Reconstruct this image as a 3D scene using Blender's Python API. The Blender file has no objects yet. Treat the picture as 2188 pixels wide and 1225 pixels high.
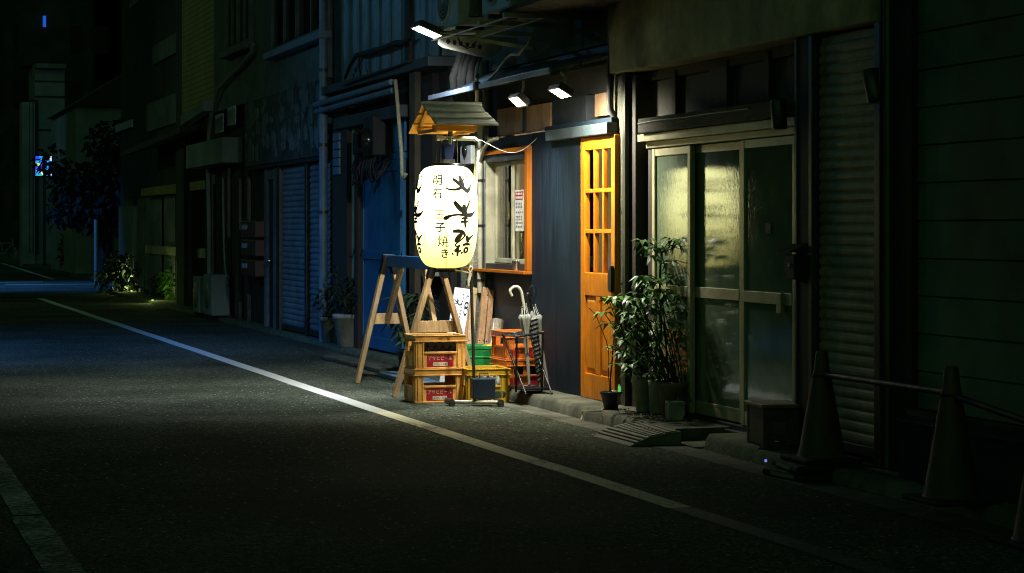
import bpy, bmesh, math, random
from mathutils import Vector, Matrix, Euler
random.seed(7)
SC = bpy.context.scene
COL = SC.collection
R = math.radians

# ------------------------------------------------------------------ survey of the street
# The street runs along +Y, shop fronts stand on the plane X = F; the camera is a tripod at the far kerb.
F = 5.85
FPX, HORIZ, CX, EYE = 4550.0, 487.0, 1094.0, 1.5
YAW = math.atan(1424 / FPX)
SN, CS = math.sin(YAW), math.cos(YAW)
def _ray(px):
    u = (px - CX) / FPX
    return SN + u * CS, CS - u * SN
def wy(px, X=F):                       # distance along the street of a measured point on a wall plane
    a, b = _ray(px); return X * b / a
def wz(px, py, X=F):                   # its height
    a, b = _ray(px); return EYE - (py - HORIZ) / FPX * X / a
def gnd(px, py, z=0.0):                # a measured point on the ground
    a, b = _ray(px); Z = FPX * (EYE - z) / (py - HORIZ); return Vector((a * Z, b * Z, z))
def dep(px, py, Y):                    # a measured point at a known distance along the street
    a, b = _ray(px); Z = Y / b; return Vector((a * Z, Y, EYE - (py - HORIZ) / FPX * Z))

# ------------------------------------------------------------------ materials
def new_mat(name):
    m = bpy.data.materials.new(name); m.use_nodes = True
    nt = m.node_tree; nt.nodes.clear()
    out = nt.nodes.new('ShaderNodeOutputMaterial')
    return m, nt, out
def nd(nt, typ, **kw):
    n = nt.nodes.new(typ)
    for k, v in kw.items():
        if k in n.inputs.keys(): n.inputs[k].default_value = v
        else: setattr(n, k, v)
    return n
def c4(c): return (c[0], c[1], c[2], 1.0)
def ramp(nt, src, p0, c0, p1, c1):
    r = nt.nodes.new('ShaderNodeValToRGB')
    r.color_ramp.elements[0].position = p0; r.color_ramp.elements[0].color = c4(c0)
    r.color_ramp.elements[1].position = p1; r.color_ramp.elements[1].color = c4(c1)
    nt.links.new(src, r.inputs[0]); return r.outputs[0]
def mul(nt, a, b, fac=1.0, mode='MULTIPLY'):
    m = nt.nodes.new('ShaderNodeMix'); m.data_type = 'RGBA'; m.blend_type = mode
    m.inputs[0].default_value = fac
    nt.links.new(a, m.inputs[6]); nt.links.new(b, m.inputs[7]); return m.outputs[2]
def M(name, c, c2=None, scale=9, stretch=(1, 1, 1), rough=.6, metal=0, bump=.15, bscale=60, bstretch=None,
      dirt=.45, dscale=1.3, spec=.5, lo=.35, hi=.68, wave=None, bdist=.01):
    m, nt, out = new_mat(name)
    L = nt.links
    tc = nd(nt, 'ShaderNodeTexCoord')
    mp = nd(nt, 'ShaderNodeMapping'); mp.inputs['Scale'].default_value = stretch
    L.new(tc.outputs['Object'], mp.inputs[0])
    n1 = nd(nt, 'ShaderNodeTexNoise', Scale=scale, Detail=6.0, Roughness=.6)
    L.new(mp.outputs[0], n1.inputs['Vector'])
    if c2 is None: c2 = tuple(x * .6 for x in c)
    col = ramp(nt, n1.outputs[0], lo, c2, hi, c)
    if dirt:
        n2 = nd(nt, 'ShaderNodeTexNoise', Scale=dscale, Detail=5.0, Roughness=.65)
        L.new(tc.outputs['Object'], n2.inputs['Vector'])
        d = ramp(nt, n2.outputs[0], .3, (1 - dirt,) * 3, .65, (1, 1, 1))
        col = mul(nt, col, d)
    b = nd(nt, 'ShaderNodeBsdfPrincipled', Roughness=rough, Metallic=metal)
    b.inputs['Specular IOR Level'].default_value = spec
    L.new(col, b.inputs['Base Color'])
    rr = nd(nt, 'ShaderNodeMapRange'); rr.inputs[3].default_value = max(.03, rough - .13); rr.inputs[4].default_value = min(1, rough + .13)
    L.new(n1.outputs[0], rr.inputs[0]); L.new(rr.outputs[0], b.inputs['Roughness'])
    if bump:
        mb = nd(nt, 'ShaderNodeMapping'); mb.inputs['Scale'].default_value = bstretch or stretch
        L.new(tc.outputs['Object'], mb.inputs[0])
        n3 = nd(nt, 'ShaderNodeTexNoise', Scale=bscale, Detail=4.0)
        L.new(mb.outputs[0], n3.inputs['Vector'])
        bp = nd(nt, 'ShaderNodeBump', Strength=bump, Distance=bdist)
        L.new(n3.outputs[0], bp.inputs['Height']); L.new(bp.outputs[0], b.inputs['Normal'])
    L.new(b.outputs[0], out.inputs[0])
    return m
def emit(name, c, s):
    m, nt, out = new_mat(name)
    e = nd(nt, 'ShaderNodeEmission', Strength=s); e.inputs[0].default_value = c4(c)
    nt.links.new(e.outputs[0], out.inputs[0]); return m
def glass(name, tint=(1, 1, 1), rough=.02, ior=1.5):
    m, nt, out = new_mat(name)
    t = nd(nt, 'ShaderNodeBsdfTransparent'); t.inputs[0].default_value = c4(tint)
    g = nd(nt, 'ShaderNodeBsdfGlossy', Roughness=rough)
    f = nd(nt, 'ShaderNodeFresnel', IOR=ior)
    x = nd(nt, 'ShaderNodeMixShader')
    ge = nd(nt, 'ShaderNodeNewGeometry'); iv = nd(nt, 'ShaderNodeMath', operation='SUBTRACT'); iv.inputs[0].default_value = 1; nt.links.new(ge.outputs['Backfacing'], iv.inputs[1])
    ff = nd(nt, 'ShaderNodeMath', operation='MULTIPLY'); nt.links.new(f.outputs[0], ff.inputs[0]); nt.links.new(iv.outputs[0], ff.inputs[1])
    nt.links.new(ff.outputs[0], x.inputs[0]); nt.links.new(t.outputs[0], x.inputs[1]); nt.links.new(g.outputs[0], x.inputs[2])
    nt.links.new(x.outputs[0], out.inputs[0]); return m

def asphalt():
    m, nt, out = new_mat('asphalt'); L = nt.links
    tc = nd(nt, 'ShaderNodeTexCoord')
    def noise(s, d=5., r=.6):
        n = nd(nt, 'ShaderNodeTexNoise', Scale=s, Detail=d, Roughness=r); L.new(tc.outputs['Object'], n.inputs['Vector']); return n.outputs[0]
    grain = ramp(nt, noise(48, 4., .8), .40, (.013, .017, .011), .62, (.30, .325, .26))
    patch = ramp(nt, noise(.55, 6.), .38, (.42, .45, .42), .62, (1, 1, 1))
    patch2 = ramp(nt, noise(15., 4., .8), .36, (.34, .36, .34), .62, (1.12, 1.15, 1.06))
    col = mul(nt, mul(nt, grain, patch), patch2)
    # pale chips of aggregate; the road's sparkle is put into their colour
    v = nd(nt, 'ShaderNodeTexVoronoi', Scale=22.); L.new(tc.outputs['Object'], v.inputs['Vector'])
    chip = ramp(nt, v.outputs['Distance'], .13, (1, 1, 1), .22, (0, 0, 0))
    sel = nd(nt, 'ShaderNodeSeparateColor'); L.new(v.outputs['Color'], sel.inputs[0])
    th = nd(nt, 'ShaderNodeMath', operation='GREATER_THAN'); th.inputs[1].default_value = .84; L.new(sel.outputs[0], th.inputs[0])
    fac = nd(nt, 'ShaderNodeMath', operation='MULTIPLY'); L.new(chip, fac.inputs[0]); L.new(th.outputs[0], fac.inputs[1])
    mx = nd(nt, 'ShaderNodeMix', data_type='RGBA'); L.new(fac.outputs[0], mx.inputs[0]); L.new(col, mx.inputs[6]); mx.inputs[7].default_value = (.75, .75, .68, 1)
    # fine dark cracks
    v2 = nd(nt, 'ShaderNodeTexVoronoi', Scale=.42, feature='DISTANCE_TO_EDGE')
    wn = nd(nt, 'ShaderNodeTexNoise', Scale=2.5, Detail=5.); L.new(tc.outputs['Object'], wn.inputs['Vector'])
    wv = nd(nt, 'ShaderNodeMix', data_type='RGBA', blend_type='LINEAR_LIGHT'); wv.inputs[0].default_value = .25
    L.new(tc.outputs['Object'], wv.inputs[6]); L.new(wn.outputs[1], wv.inputs[7]); L.new(wv.outputs[2], v2.inputs['Vector'])
    cr = ramp(nt, v2.outputs['Distance'], .003, (.72, .72, .72), .009, (1, 1, 1))
    col = mul(nt, mx.outputs[2], cr)
    b = nd(nt, 'ShaderNodeBsdfPrincipled'); L.new(col, b.inputs['Base Color'])
    b.inputs['Specular IOR Level'].default_value = .12
    rg = ramp(nt, noise(1.1), .3, (.78,) * 3, .7, (.95,) * 3); L.new(rg, b.inputs['Roughness'])
    bp = nd(nt, 'ShaderNodeBump', Strength=1.0, Distance=.02); L.new(noise(48, 4., .8), bp.inputs['Height']); L.new(bp.outputs[0], b.inputs['Normal'])
    L.new(b.outputs[0], out.inputs[0]); return m
def road_paint(name, c, wear=.5):
    m, nt, out = new_mat(name); L = nt.links
    tc = nd(nt, 'ShaderNodeTexCoord')
    n = nd(nt, 'ShaderNodeTexNoise', Scale=26., Detail=6., Roughness=.75); L.new(tc.outputs['Object'], n.inputs['Vector'])
    n2 = nd(nt, 'ShaderNodeTexNoise', Scale=1.6, Detail=4.); L.new(tc.outputs['Object'], n2.inputs['Vector'])
    a = nd(nt, 'ShaderNodeMath', operation='MULTIPLY_ADD'); L.new(n2.outputs[0], a.inputs[0]); a.inputs[1].default_value = .6; L.new(n.outputs[0], a.inputs[2])
    col = ramp(nt, a.outputs[0], wear, (.055, .055, .05), wear + .16, c)
    b = nd(nt, 'ShaderNodeBsdfPrincipled', Roughness=.7); L.new(col, b.inputs['Base Color'])
    bp = nd(nt, 'ShaderNodeBump', Strength=.5, Distance=.006); L.new(n.outputs[0], bp.inputs['Height']); L.new(bp.outputs[0], b.inputs['Normal'])
    L.new(b.outputs[0], out.inputs[0]); return m
def wavy_glass():
    m, nt, out = new_mat('patterned_glass'); L = nt.links
    tc = nd(nt, 'ShaderNodeTexCoord')
    mp = nd(nt, 'ShaderNodeMapping'); mp.inputs['Scale'].default_value = (1, 1, .30); L.new(tc.outputs['Object'], mp.inputs[0])
    n = nd(nt, 'ShaderNodeTexNoise', Scale=85., Detail=2.0, Roughness=.55); L.new(mp.outputs[0], n.inputs['Vector'])
    n2 = nd(nt, 'ShaderNodeTexNoise', Scale=4., Detail=6.); L.new(tc.outputs['Object'], n2.inputs['Vector'])
    b = nd(nt, 'ShaderNodeBsdfPrincipled')
    col = ramp(nt, n2.outputs[0], .3, (.085, .115, .078), .7, (.15, .195, .135)); L.new(col, b.inputs['Base Color'])
    b.inputs['IOR'].default_value = 1.72
    rg = ramp(nt, n2.outputs[0], .3, (.03,) * 3, .7, (.06,) * 3); L.new(rg, b.inputs['Roughness'])
    bp = nd(nt, 'ShaderNodeBump', Strength=.085, Distance=.005); L.new(n.outputs[0], bp.inputs['Height']); L.new(bp.outputs[0], b.inputs['Normal'])
    L.new(b.outputs[0], out.inputs[0]); return m
def lantern_paper():
    m, nt, out = new_mat('lantern_paper'); L = nt.links
    tc = nd(nt, 'ShaderNodeTexCoord')
    sx = nd(nt, 'ShaderNodeSeparateXYZ'); L.new(tc.outputs['Object'], sx.inputs[0])
    r = nt.nodes.new('ShaderNodeValToRGB'); cr = r.color_ramp
    mr = nd(nt, 'ShaderNodeMapRange'); mr.inputs[1].default_value = -.43; mr.inputs[2].default_value = .43; L.new(sx.outputs[2], mr.inputs[0])
    cr.elements[0].position = 0; cr.elements[0].color = (1.0, .88, .24, 1)  # inner bulb's glow painted into the paper, whiter towards the top
    cr.elements[1].position = 1; cr.elements[1].color = (4.2, 4.2, 2.0, 1)
    for p, c in ((.10, (1.3, 1.2, .40)), (.25, (1.9, 1.8, .66)), (.40, (2.8, 2.7, 1.1)), (.56, (3.8, 3.75, 1.6))):
        e = cr.elements.new(p); e.color = c4(c)
    L.new(mr.outputs[0], r.inputs[0])
    # horizontal bamboo hoops and the glued seams of the paper
    w = nd(nt, 'ShaderNodeMath', operation='SINE'); k = nd(nt, 'ShaderNodeMath', operation='MULTIPLY'); k.inputs[1].default_value = 2 * math.pi / .0135
    L.new(sx.outputs[2], k.inputs[0]); L.new(k.outputs[0], w.inputs[0])
    hoop = ramp(nt, w.outputs[0], .55, (1, 1, 1), .98, (.86, .83, .74))
    col = mul(nt, r.outputs[0], hoop)
    g = nd(nt, 'ShaderNodeTexGradient', gradient_type='RADIAL'); L.new(tc.outputs['Object'], g.inputs[0])
    k2 = nd(nt, 'ShaderNodeMath', operation='MULTIPLY_ADD'); k2.inputs[1].default_value = 8; k2.inputs[2].default_value = .34; L.new(g.outputs[1], k2.inputs[0])
    fr = nd(nt, 'ShaderNodeMath', operation='FRACT'); L.new(k2.outputs[0], fr.inputs[0])
    pp = nd(nt, 'ShaderNodeMath', operation='PINGPONG'); pp.inputs[1].default_value = .5; L.new(fr.outputs[0], pp.inputs[0])
    seam = ramp(nt, pp.outputs[0], .012, (.74, .66, .36), .03, (1, 1, 1))
    col = mul(nt, col, seam)
    n = nd(nt, 'ShaderNodeTexNoise', Scale=14., Detail=5.); L.new(tc.outputs['Object'], n.inputs['Vector'])
    blot = ramp(nt, n.outputs[0], .3, (.92, .91, .87), .7, (1, 1, 1)); col = mul(nt, col, blot)
    e = nd(nt, 'ShaderNodeEmission', Strength=LANTERN); L.new(col, e.inputs[0])
    L.new(e.outputs[0], out.inputs[0]); return m
LANTERN = 1.35

W_WOOD = dict(scale=5, stretch=(14, 14, 1.2), rough=.62, bump=.25, bscale=9, bstretch=(30, 30, 2))
mats = dict(
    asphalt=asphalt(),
    line=road_paint('road_line_paint', (.72, .72, .66), .52),
    line_worn_lit=road_paint('worn_lantern_tinted_line_paint', (.58, .56, .36), .62),  # worn paint with the lantern's yellow light tinted into it
    line_dimmed=road_paint('light_falloff_road_paint', (.34, .34, .25), .86),  # paint greyed and broken up to imitate light fading towards the camera
    line_grey=road_paint('grey_road_line_paint', (.52, .52, .48), .72),
    concrete=M('kerb_concrete', (.155, .145, .105), (.045, .052, .032), scale=5, rough=.9, bump=.5, bscale=55, dirt=.5),
    moss=M('mossy_concrete', (.15, .16, .09), (.05, .07, .03), scale=7, rough=.95, bump=.7, bscale=40),
    navy=M('navy_panel', (.014, .024, .036), (.006, .0115, .019), scale=3, stretch=(9, 9, .6), spec=.12, rough=.6, bump=.12, bscale=30, dirt=.35),
    navy_dark=M('dark_navy_board', (.016, .021, .026), rough=.6, dirt=.4),
    lintel=M('slate_lintel', (.042, .058, .068), (.028, .04, .048), scale=6, rough=.55, bump=.15),
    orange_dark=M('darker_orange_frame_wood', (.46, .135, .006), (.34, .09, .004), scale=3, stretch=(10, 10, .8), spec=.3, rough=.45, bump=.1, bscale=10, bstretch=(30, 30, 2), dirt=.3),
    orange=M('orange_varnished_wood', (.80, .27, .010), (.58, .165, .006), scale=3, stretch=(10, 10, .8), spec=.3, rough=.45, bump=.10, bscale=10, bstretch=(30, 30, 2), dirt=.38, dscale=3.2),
    brownpanel=M('stained_plywood', (.48, .28, .165), (.30, .175, .10), scale=3, stretch=(12, 12, 1), rough=.6, dirt=.5, dscale=3),
    stucco=M('rough_stucco', (.36, .34, .25), (.24, .225, .165), scale=16, rough=.9, bump=.9, bscale=45, bdist=.02),
    pebble=M('pebble_dash', (.115, .11, .07), (.04, .04, .026), scale=75, rough=.9, bump=.8, bscale=90),
    band=M('grey_render', (.56, .46, .30), (.36, .30, .195), scale=3, rough=.9, bump=.45, bscale=60, dirt=.68, dscale=1.4),
    darkwood=M('dark_old_timber', (.040, .027, .018), (.016, .012, .009), rough=.75, **{k: W_WOOD[k] for k in ('scale', 'stretch', 'bump', 'bscale', 'bstretch')}),
    beam=M('weathered_beam', (.11, .09, .055), (.022, .020, .015), scale=9, stretch=(2, 1, 5), rough=.85, bump=.5, bscale=30),
    alu=M('bronze_aluminium', (.58, .52, .32), (.44, .40, .25), scale=7, rough=.42, metal=.25, bump=.05, dirt=.35),
    alu_dark=M('dark_aluminium', (.10, .10, .085), rough=.42, metal=.6, bump=.05),
    steel=M('stainless_steel', (.62, .62, .60), (.5, .5, .48), rough=.22, metal=1, bump=.04, dirt=.15),
    pipe=M('galvanised_pipe', (.50, .47, .36), (.36, .34, .26), scale=14, rough=.45, metal=.35, bump=.12, dirt=.35, dscale=4),
    pvc=M('cream_plastic_pipe', (.46, .42, .27), (.34, .31, .19), rough=.5, bump=.08, dirt=.4, dscale=3),
    blackmetal=M('black_steel_tube', (.012, .013, .014), rough=.35, metal=.2, bump=.06, dirt=.2),
    black=M('matt_black', (.008, .008, .008), rough=.7, bump=.1),
    rubber=M('dark_rubber', (.018, .02, .016), (.009, .010, .008), rough=.8, bump=.3),
    gap=M('near_black_wall', (.020, .021, .018), (.010, .011, .009), rough=.95, dirt=.4),  # near black tone for backing walls, roofs and recesses
    transom=M('faded_transom_board', (.07, .055, .028), (.035, .03, .016), scale=4, rough=.8, dirt=.6, dscale=2),
    shutter=M('roller_shutter_paint', (.42, .33, .20), (.27, .215, .14), scale=5, stretch=(1, 2, 3), rough=.6, bump=.12, dirt=.55, dscale=1.5),
    shutter_blue=M('grey_roller_shutter', (.22, .25, .28), (.13, .15, .17), scale=5, stretch=(1, 2, 3), rough=.6, bump=.12, dirt=.55, dscale=1.5),
    siding=M('dark_green_siding', (.14, .20, .12), (.09, .14, .08), scale=4, rough=.75, bump=.15, dirt=.7, dscale=.9),
    stucco_grey=M('grey_stucco', (.20, .21, .20), (.12, .13, .125), scale=4, rough=.92, bump=.4, bscale=70, dirt=.55, dscale=.7),
    stone=M('dark_stone_cladding', (.13, .135, .125), (.022, .026, .024), scale=7, stretch=(1, 1.6, .7), rough=.8, bump=.6, bscale=14, lo=.45, hi=.66),
    corrug=M('teal_metal_sheet', (.155, .20, .20), (.065, .095, .10), scale=7, stretch=(1, 3, .5), rough=.42, metal=.35, bump=.35, bscale=35, bstretch=(1, 3, .6), dirt=.6, dscale=1.8),
    bluepaint=M('blue_painted_steel', (.018, .18, .40), (.013, .135, .31), scale=4, rough=.42, bump=.06, dirt=.35),
    blue_and_bluelit=M('blue_grey_and_bluelit', (.16, .26, .36), (.10, .17, .25), scale=10, rough=.5, bump=.15),  # on drain pipe and sill, blue street light is put into the colour
    tile=M('olive_wall_tile', (.34, .28, .06), (.24, .20, .045), scale=12, rough=.6, dirt=.4),
    tile_dark=M('olive_tile_joint', (.17, .14, .03)),
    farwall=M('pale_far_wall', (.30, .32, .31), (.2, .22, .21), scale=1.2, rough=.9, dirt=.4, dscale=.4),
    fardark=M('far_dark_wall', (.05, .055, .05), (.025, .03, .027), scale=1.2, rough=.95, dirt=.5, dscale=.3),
    darkglass=M('dark_window_glass', (.012, .014, .014), rough=.10, bump=.03, bscale=6, dirt=0),
    frosted=wavy_glass(),
    clear=glass('clear_window_glass', (.93, .95, .93), .03),
    plastic_clear=glass('clear_plastic', (.80, .83, .82), .12, 1.45),
    paper=lantern_paper(),
    ink=M('brush_ink', (.016, .012, .010), rough=.8, bump=0, dirt=0),
    blueink=M('blue_black_ink', (.012, .014, .045), rough=.8, bump=0, dirt=0),
    lacquer=M('black_lacquer', (.010, .010, .011), rough=.3, bump=.05),
    bluebow=M('navy_plastic', (.007, .017, .065), (.004, .010, .04), spec=.3, rough=.4, bump=.04, dirt=.2),
    cedar=M('olive_lit_cedar', (.66, .62, .33), (.36, .33, .18), scale=4, stretch=(1.2, 12, 12), rough=.75, bump=.35, bscale=9, bstretch=(2, 30, 30), dirt=.5, dscale=4),  # olive light on the upper roof boards is part of this colour
    cedar_lit=M('lantern_lit_cedar', (.90, .43, .05), (.72, .30, .03), scale=4, stretch=(1.2, 12, 12), rough=.6, bump=.25, bscale=9, bstretch=(2, 30, 30), dirt=.25, dscale=5),  # lantern's orange glow under the roof put into the wood colour
    pine=M('sawhorse_pine', (.56, .36, .17), (.40, .24, .10), dirt=.35, dscale=4, **W_WOOD),
    plank=M('stacked_plank_wood', (.46, .25, .10), (.27, .13, .05), dirt=.4, dscale=5, **W_WOOD),
    log=M('split_log', (.34, .27, .17), (.15, .11, .065), dirt=.4, dscale=7, **W_WOOD),
    bluebeam=M('blue_sawhorse_beam', (.03, .14, .36), (.022, .105, .28), rough=.5, bump=.08, scale=6),
    crate=M('ochre_crate_plastic', (.86, .46, .12), (.74, .36, .085), scale=10, rough=.42, bump=.10, bscale=40, dirt=.32, dscale=6),
    crate_o=M('orange_crate_plastic', (.74, .21, .030), (.62, .16, .02), scale=10, rough=.42, bump=.10, dirt=.3, dscale=6),
    crate_y=M('yellow_crate_plastic', (.72, .43, .022), (.62, .35, .016), scale=10, rough=.42, bump=.10, dirt=.3, dscale=6),
    crate_g=M('green_crate_plastic', (.014, .27, .055), (.010, .20, .04), scale=10, rough=.42, bump=.1, dirt=.35, dscale=6),
    red=M('label_red', (.42, .010, .018), (.34, .008, .014), rough=.5, bump=0, dirt=.2, dscale=12),
    cream=M('label_cream', (.72, .64, .46), rough=.55, bump=0, dirt=.15),
    maroon=M('label_maroon', (.16, .02, .015), rough=.55, bump=0, dirt=0),
    darkgreen=M('label_dark_green', (.03, .06, .03), rough=.6, bump=0, dirt=0),
    bottle=M('brown_beer_bottle', (.020, .012, .006), (.012, .008, .004), rough=.08, bump=0, dirt=0),
    milk=M('clear_soda_bottle', (.50, .52, .44), (.40, .42, .34), rough=.12, bump=0, dirt=.2),
    bluelabel=M('blue_white_label', (.62, .68, .78), (.05, .12, .42), scale=60, rough=.5, bump=0, dirt=0, lo=.42, hi=.5),
    bag=M('white_plastic_bag', (.66, .64, .52), (.5, .48, .38), rough=.4, bump=.6, bscale=20),
    yellowbag=M('yellow_packet', (.70, .46, .05), rough=.4, bump=.5, bscale=25),
    weight=M('navy_weight_block', (.012, .028, .06), (.008, .02, .042), rough=.45, bump=.12),
    board=M('white_sign_paint', (.70, .71, .74), (.6, .61, .64), rough=.5, bump=.08, dirt=.2),
    white=M('white_plastic', (.72, .72, .68), rough=.35, bump=.04, dirt=.2),
    ivory=M('ivory_handle', (.74, .69, .55), rough=.3, bump=.03, dirt=.15),
    vinyl=M('grey_white_vinyl', (.40, .41, .37), (.30, .31, .28), scale=5, stretch=(18, 18, 1), rough=.3, bump=.6, bscale=8, bstretch=(35, 35, 2), dirt=.2),
    greycase=M('grey_meter_case', (.34, .34, .31), (.25, .25, .23), rough=.5, bump=.08),
    accase=M('air_conditioner_case', (.52, .54, .50), (.40, .42, .39), rough=.45, bump=.06, dirt=.4, dscale=3),
    grille=M('fan_grille', (.30, .28, .20), rough=.5, metal=.2, bump=.05),
    duct=M('grey_cable_sleeve', (.20, .18, .13), (.12, .11, .08), scale=20, rough=.8, bump=.5, bscale=30),
    sleeve=M('dark_cable_sleeve', (.022, .021, .016), (.01, .01, .008), scale=20, rough=.85, bump=.5, bscale=30),
    awning=M('navy_awning_sheet', (.05, .085, .13), (.03, .055, .09), scale=3, rough=.5, metal=.2, bump=.12),
    awnedge=M('pale_awning_trim', (.30, .38, .50), (.22, .28, .38), scale=20, rough=.4, metal=.3, bump=.05),
    interior=M('shop_inner_wall', (.62, .53, .42), (.52, .44, .34), scale=2, rough=.85, bump=.05, dirt=.2),
    shelf=M('kitchen_shelf', (.25, .19, .13), rough=.6),
    poster=M('poster_paper', (.72, .68, .56), rough=.7, bump=0, dirt=.1),
    pot_black=M('black_glazed_pot', (.035, .032, .026), (.02, .018, .015), rough=.4, bump=.15),
    pot_white=M('white_glazed_pot', (.40, .39, .33), (.28, .28, .23), rough=.5, bump=.15, dirt=.4, dscale=4),
    pot_clay=M('pale_clay_pot', (.26, .215, .16), (.17, .14, .10), rough=.8, bump=.3, dirt=.4, dscale=4),
    soil=M('potting_soil', (.035, .026, .018), rough=1, bump=.9, bscale=50),
    stem=M('plant_stem', (.07, .06, .035), rough=.8, bump=.2),
    leaf=M('glossy_leaf', (.12, .28, .05), (.045, .13, .025), scale=6, spec=.28, rough=.42, bump=.1, dirt=.3, dscale=5),
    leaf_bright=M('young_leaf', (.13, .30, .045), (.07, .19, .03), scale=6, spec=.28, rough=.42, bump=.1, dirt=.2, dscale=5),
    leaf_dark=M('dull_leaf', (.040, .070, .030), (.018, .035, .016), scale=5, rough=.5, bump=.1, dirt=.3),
    leaf_far=M('far_tree_leaf', (.018, .026, .016), rough=.8, bump=0),
    bark=M('bark', (.03, .026, .02), rough=.95, bump=.6),
    cone=M('faded_traffic_cone', (.13, .066, .032), (.065, .034, .017), scale=6, stretch=(3, 3, .6), rough=.6, bump=.15, dirt=.4, dscale=3),
    stripe_dark=M('bar_black_stripe', (.02, .02, .018), rough=.5, bump=.05),
    stripe_pale=M('bar_faded_orange_stripe', (.10, .05, .025), rough=.5, bump=.05),
    boxwood=M('brown_stained_box', (.13, .085, .05), (.07, .045, .028), rough=.6, scale=5, stretch=(8, 1, 8), bump=.2, dirt=.4, dscale=4),
    boxlid=M('worn_box_lid', (.30, .20, .12), (.19, .12, .07), rough=.55, scale=6, stretch=(2, 9, 2), bump=.2, dirt=.4, dscale=5),
    rampmat=M('moulded_rubber_ramp', (.20, .185, .13), (.14, .13, .09), rough=.7, bump=.3, scale=12, dirt=.3, dscale=4),
    mailred=M('red_brown_mailbox', (.13, .045, .025), rough=.5, bump=.08),
    label=M('pale_paper_label', (.55, .6, .68), rough=.6, bump=0, dirt=.1),
    wire=M('pale_cable', (.17, .165, .13), rough=.5, bump=0, dirt=.2),
    yellowtag=M('yellow_tag', (.70, .55, .02), rough=.5, bump=0, dirt=.1),
    greenlamp=emit('green_lamp_glow', (.10, 1.0, .12), .65),
    led=emit('led_panel_glow', (.80, .88, 1.0), 30.0),
    led_small=emit('indicator_glow', (.22, .25, 1.0), .9),
    bluewin=emit('far_blue_window_glow', (.03, .16, .9), .55),
    bulb=emit('kitchen_tube_glow', (1.0, .86, .62), 4.0),
    gardenlamp=emit('garden_lamp_glow', (.75, 1.0, .35), 2.0),
)
def sign_mat():
    m, nt, out = new_mat('led_sign_glow'); L = nt.links
    tc = nd(nt, 'ShaderNodeTexCoord')
    v = nd(nt, 'ShaderNodeTexVoronoi', Scale=6.); L.new(tc.outputs['Object'], v.inputs['Vector'])
    s = nd(nt, 'ShaderNodeSeparateColor'); L.new(v.outputs['Color'], s.inputs[0])
    r = nt.nodes.new('ShaderNodeValToRGB'); r.color_ramp.interpolation = 'CONSTANT'
    cs = [(0, (.02, .06, .9)), (.3, (.55, .75, .03)), (.40, (.02, .30, .8)), (.66, (.05, .02, .55)), (.78, (.7, .8, .95)), (.9, (.04, .5, .15))]
    r.color_ramp.elements[0].color = c4(cs[0][1]); r.color_ramp.elements[1].position = cs[1][0]; r.color_ramp.elements[1].color = c4(cs[1][1])
    for p, c in cs[2:]:
        e = r.color_ramp.elements.new(p); e.color = c4(c)
    L.new(s.outputs[0], r.inputs[0])
    e = nd(nt, 'ShaderNodeEmission', Strength=1.3); L.new(r.outputs[0], e.inputs[0]); L.new(e.outputs[0], out.inputs[0]); return m
mats['sign'] = sign_mat()

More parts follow.
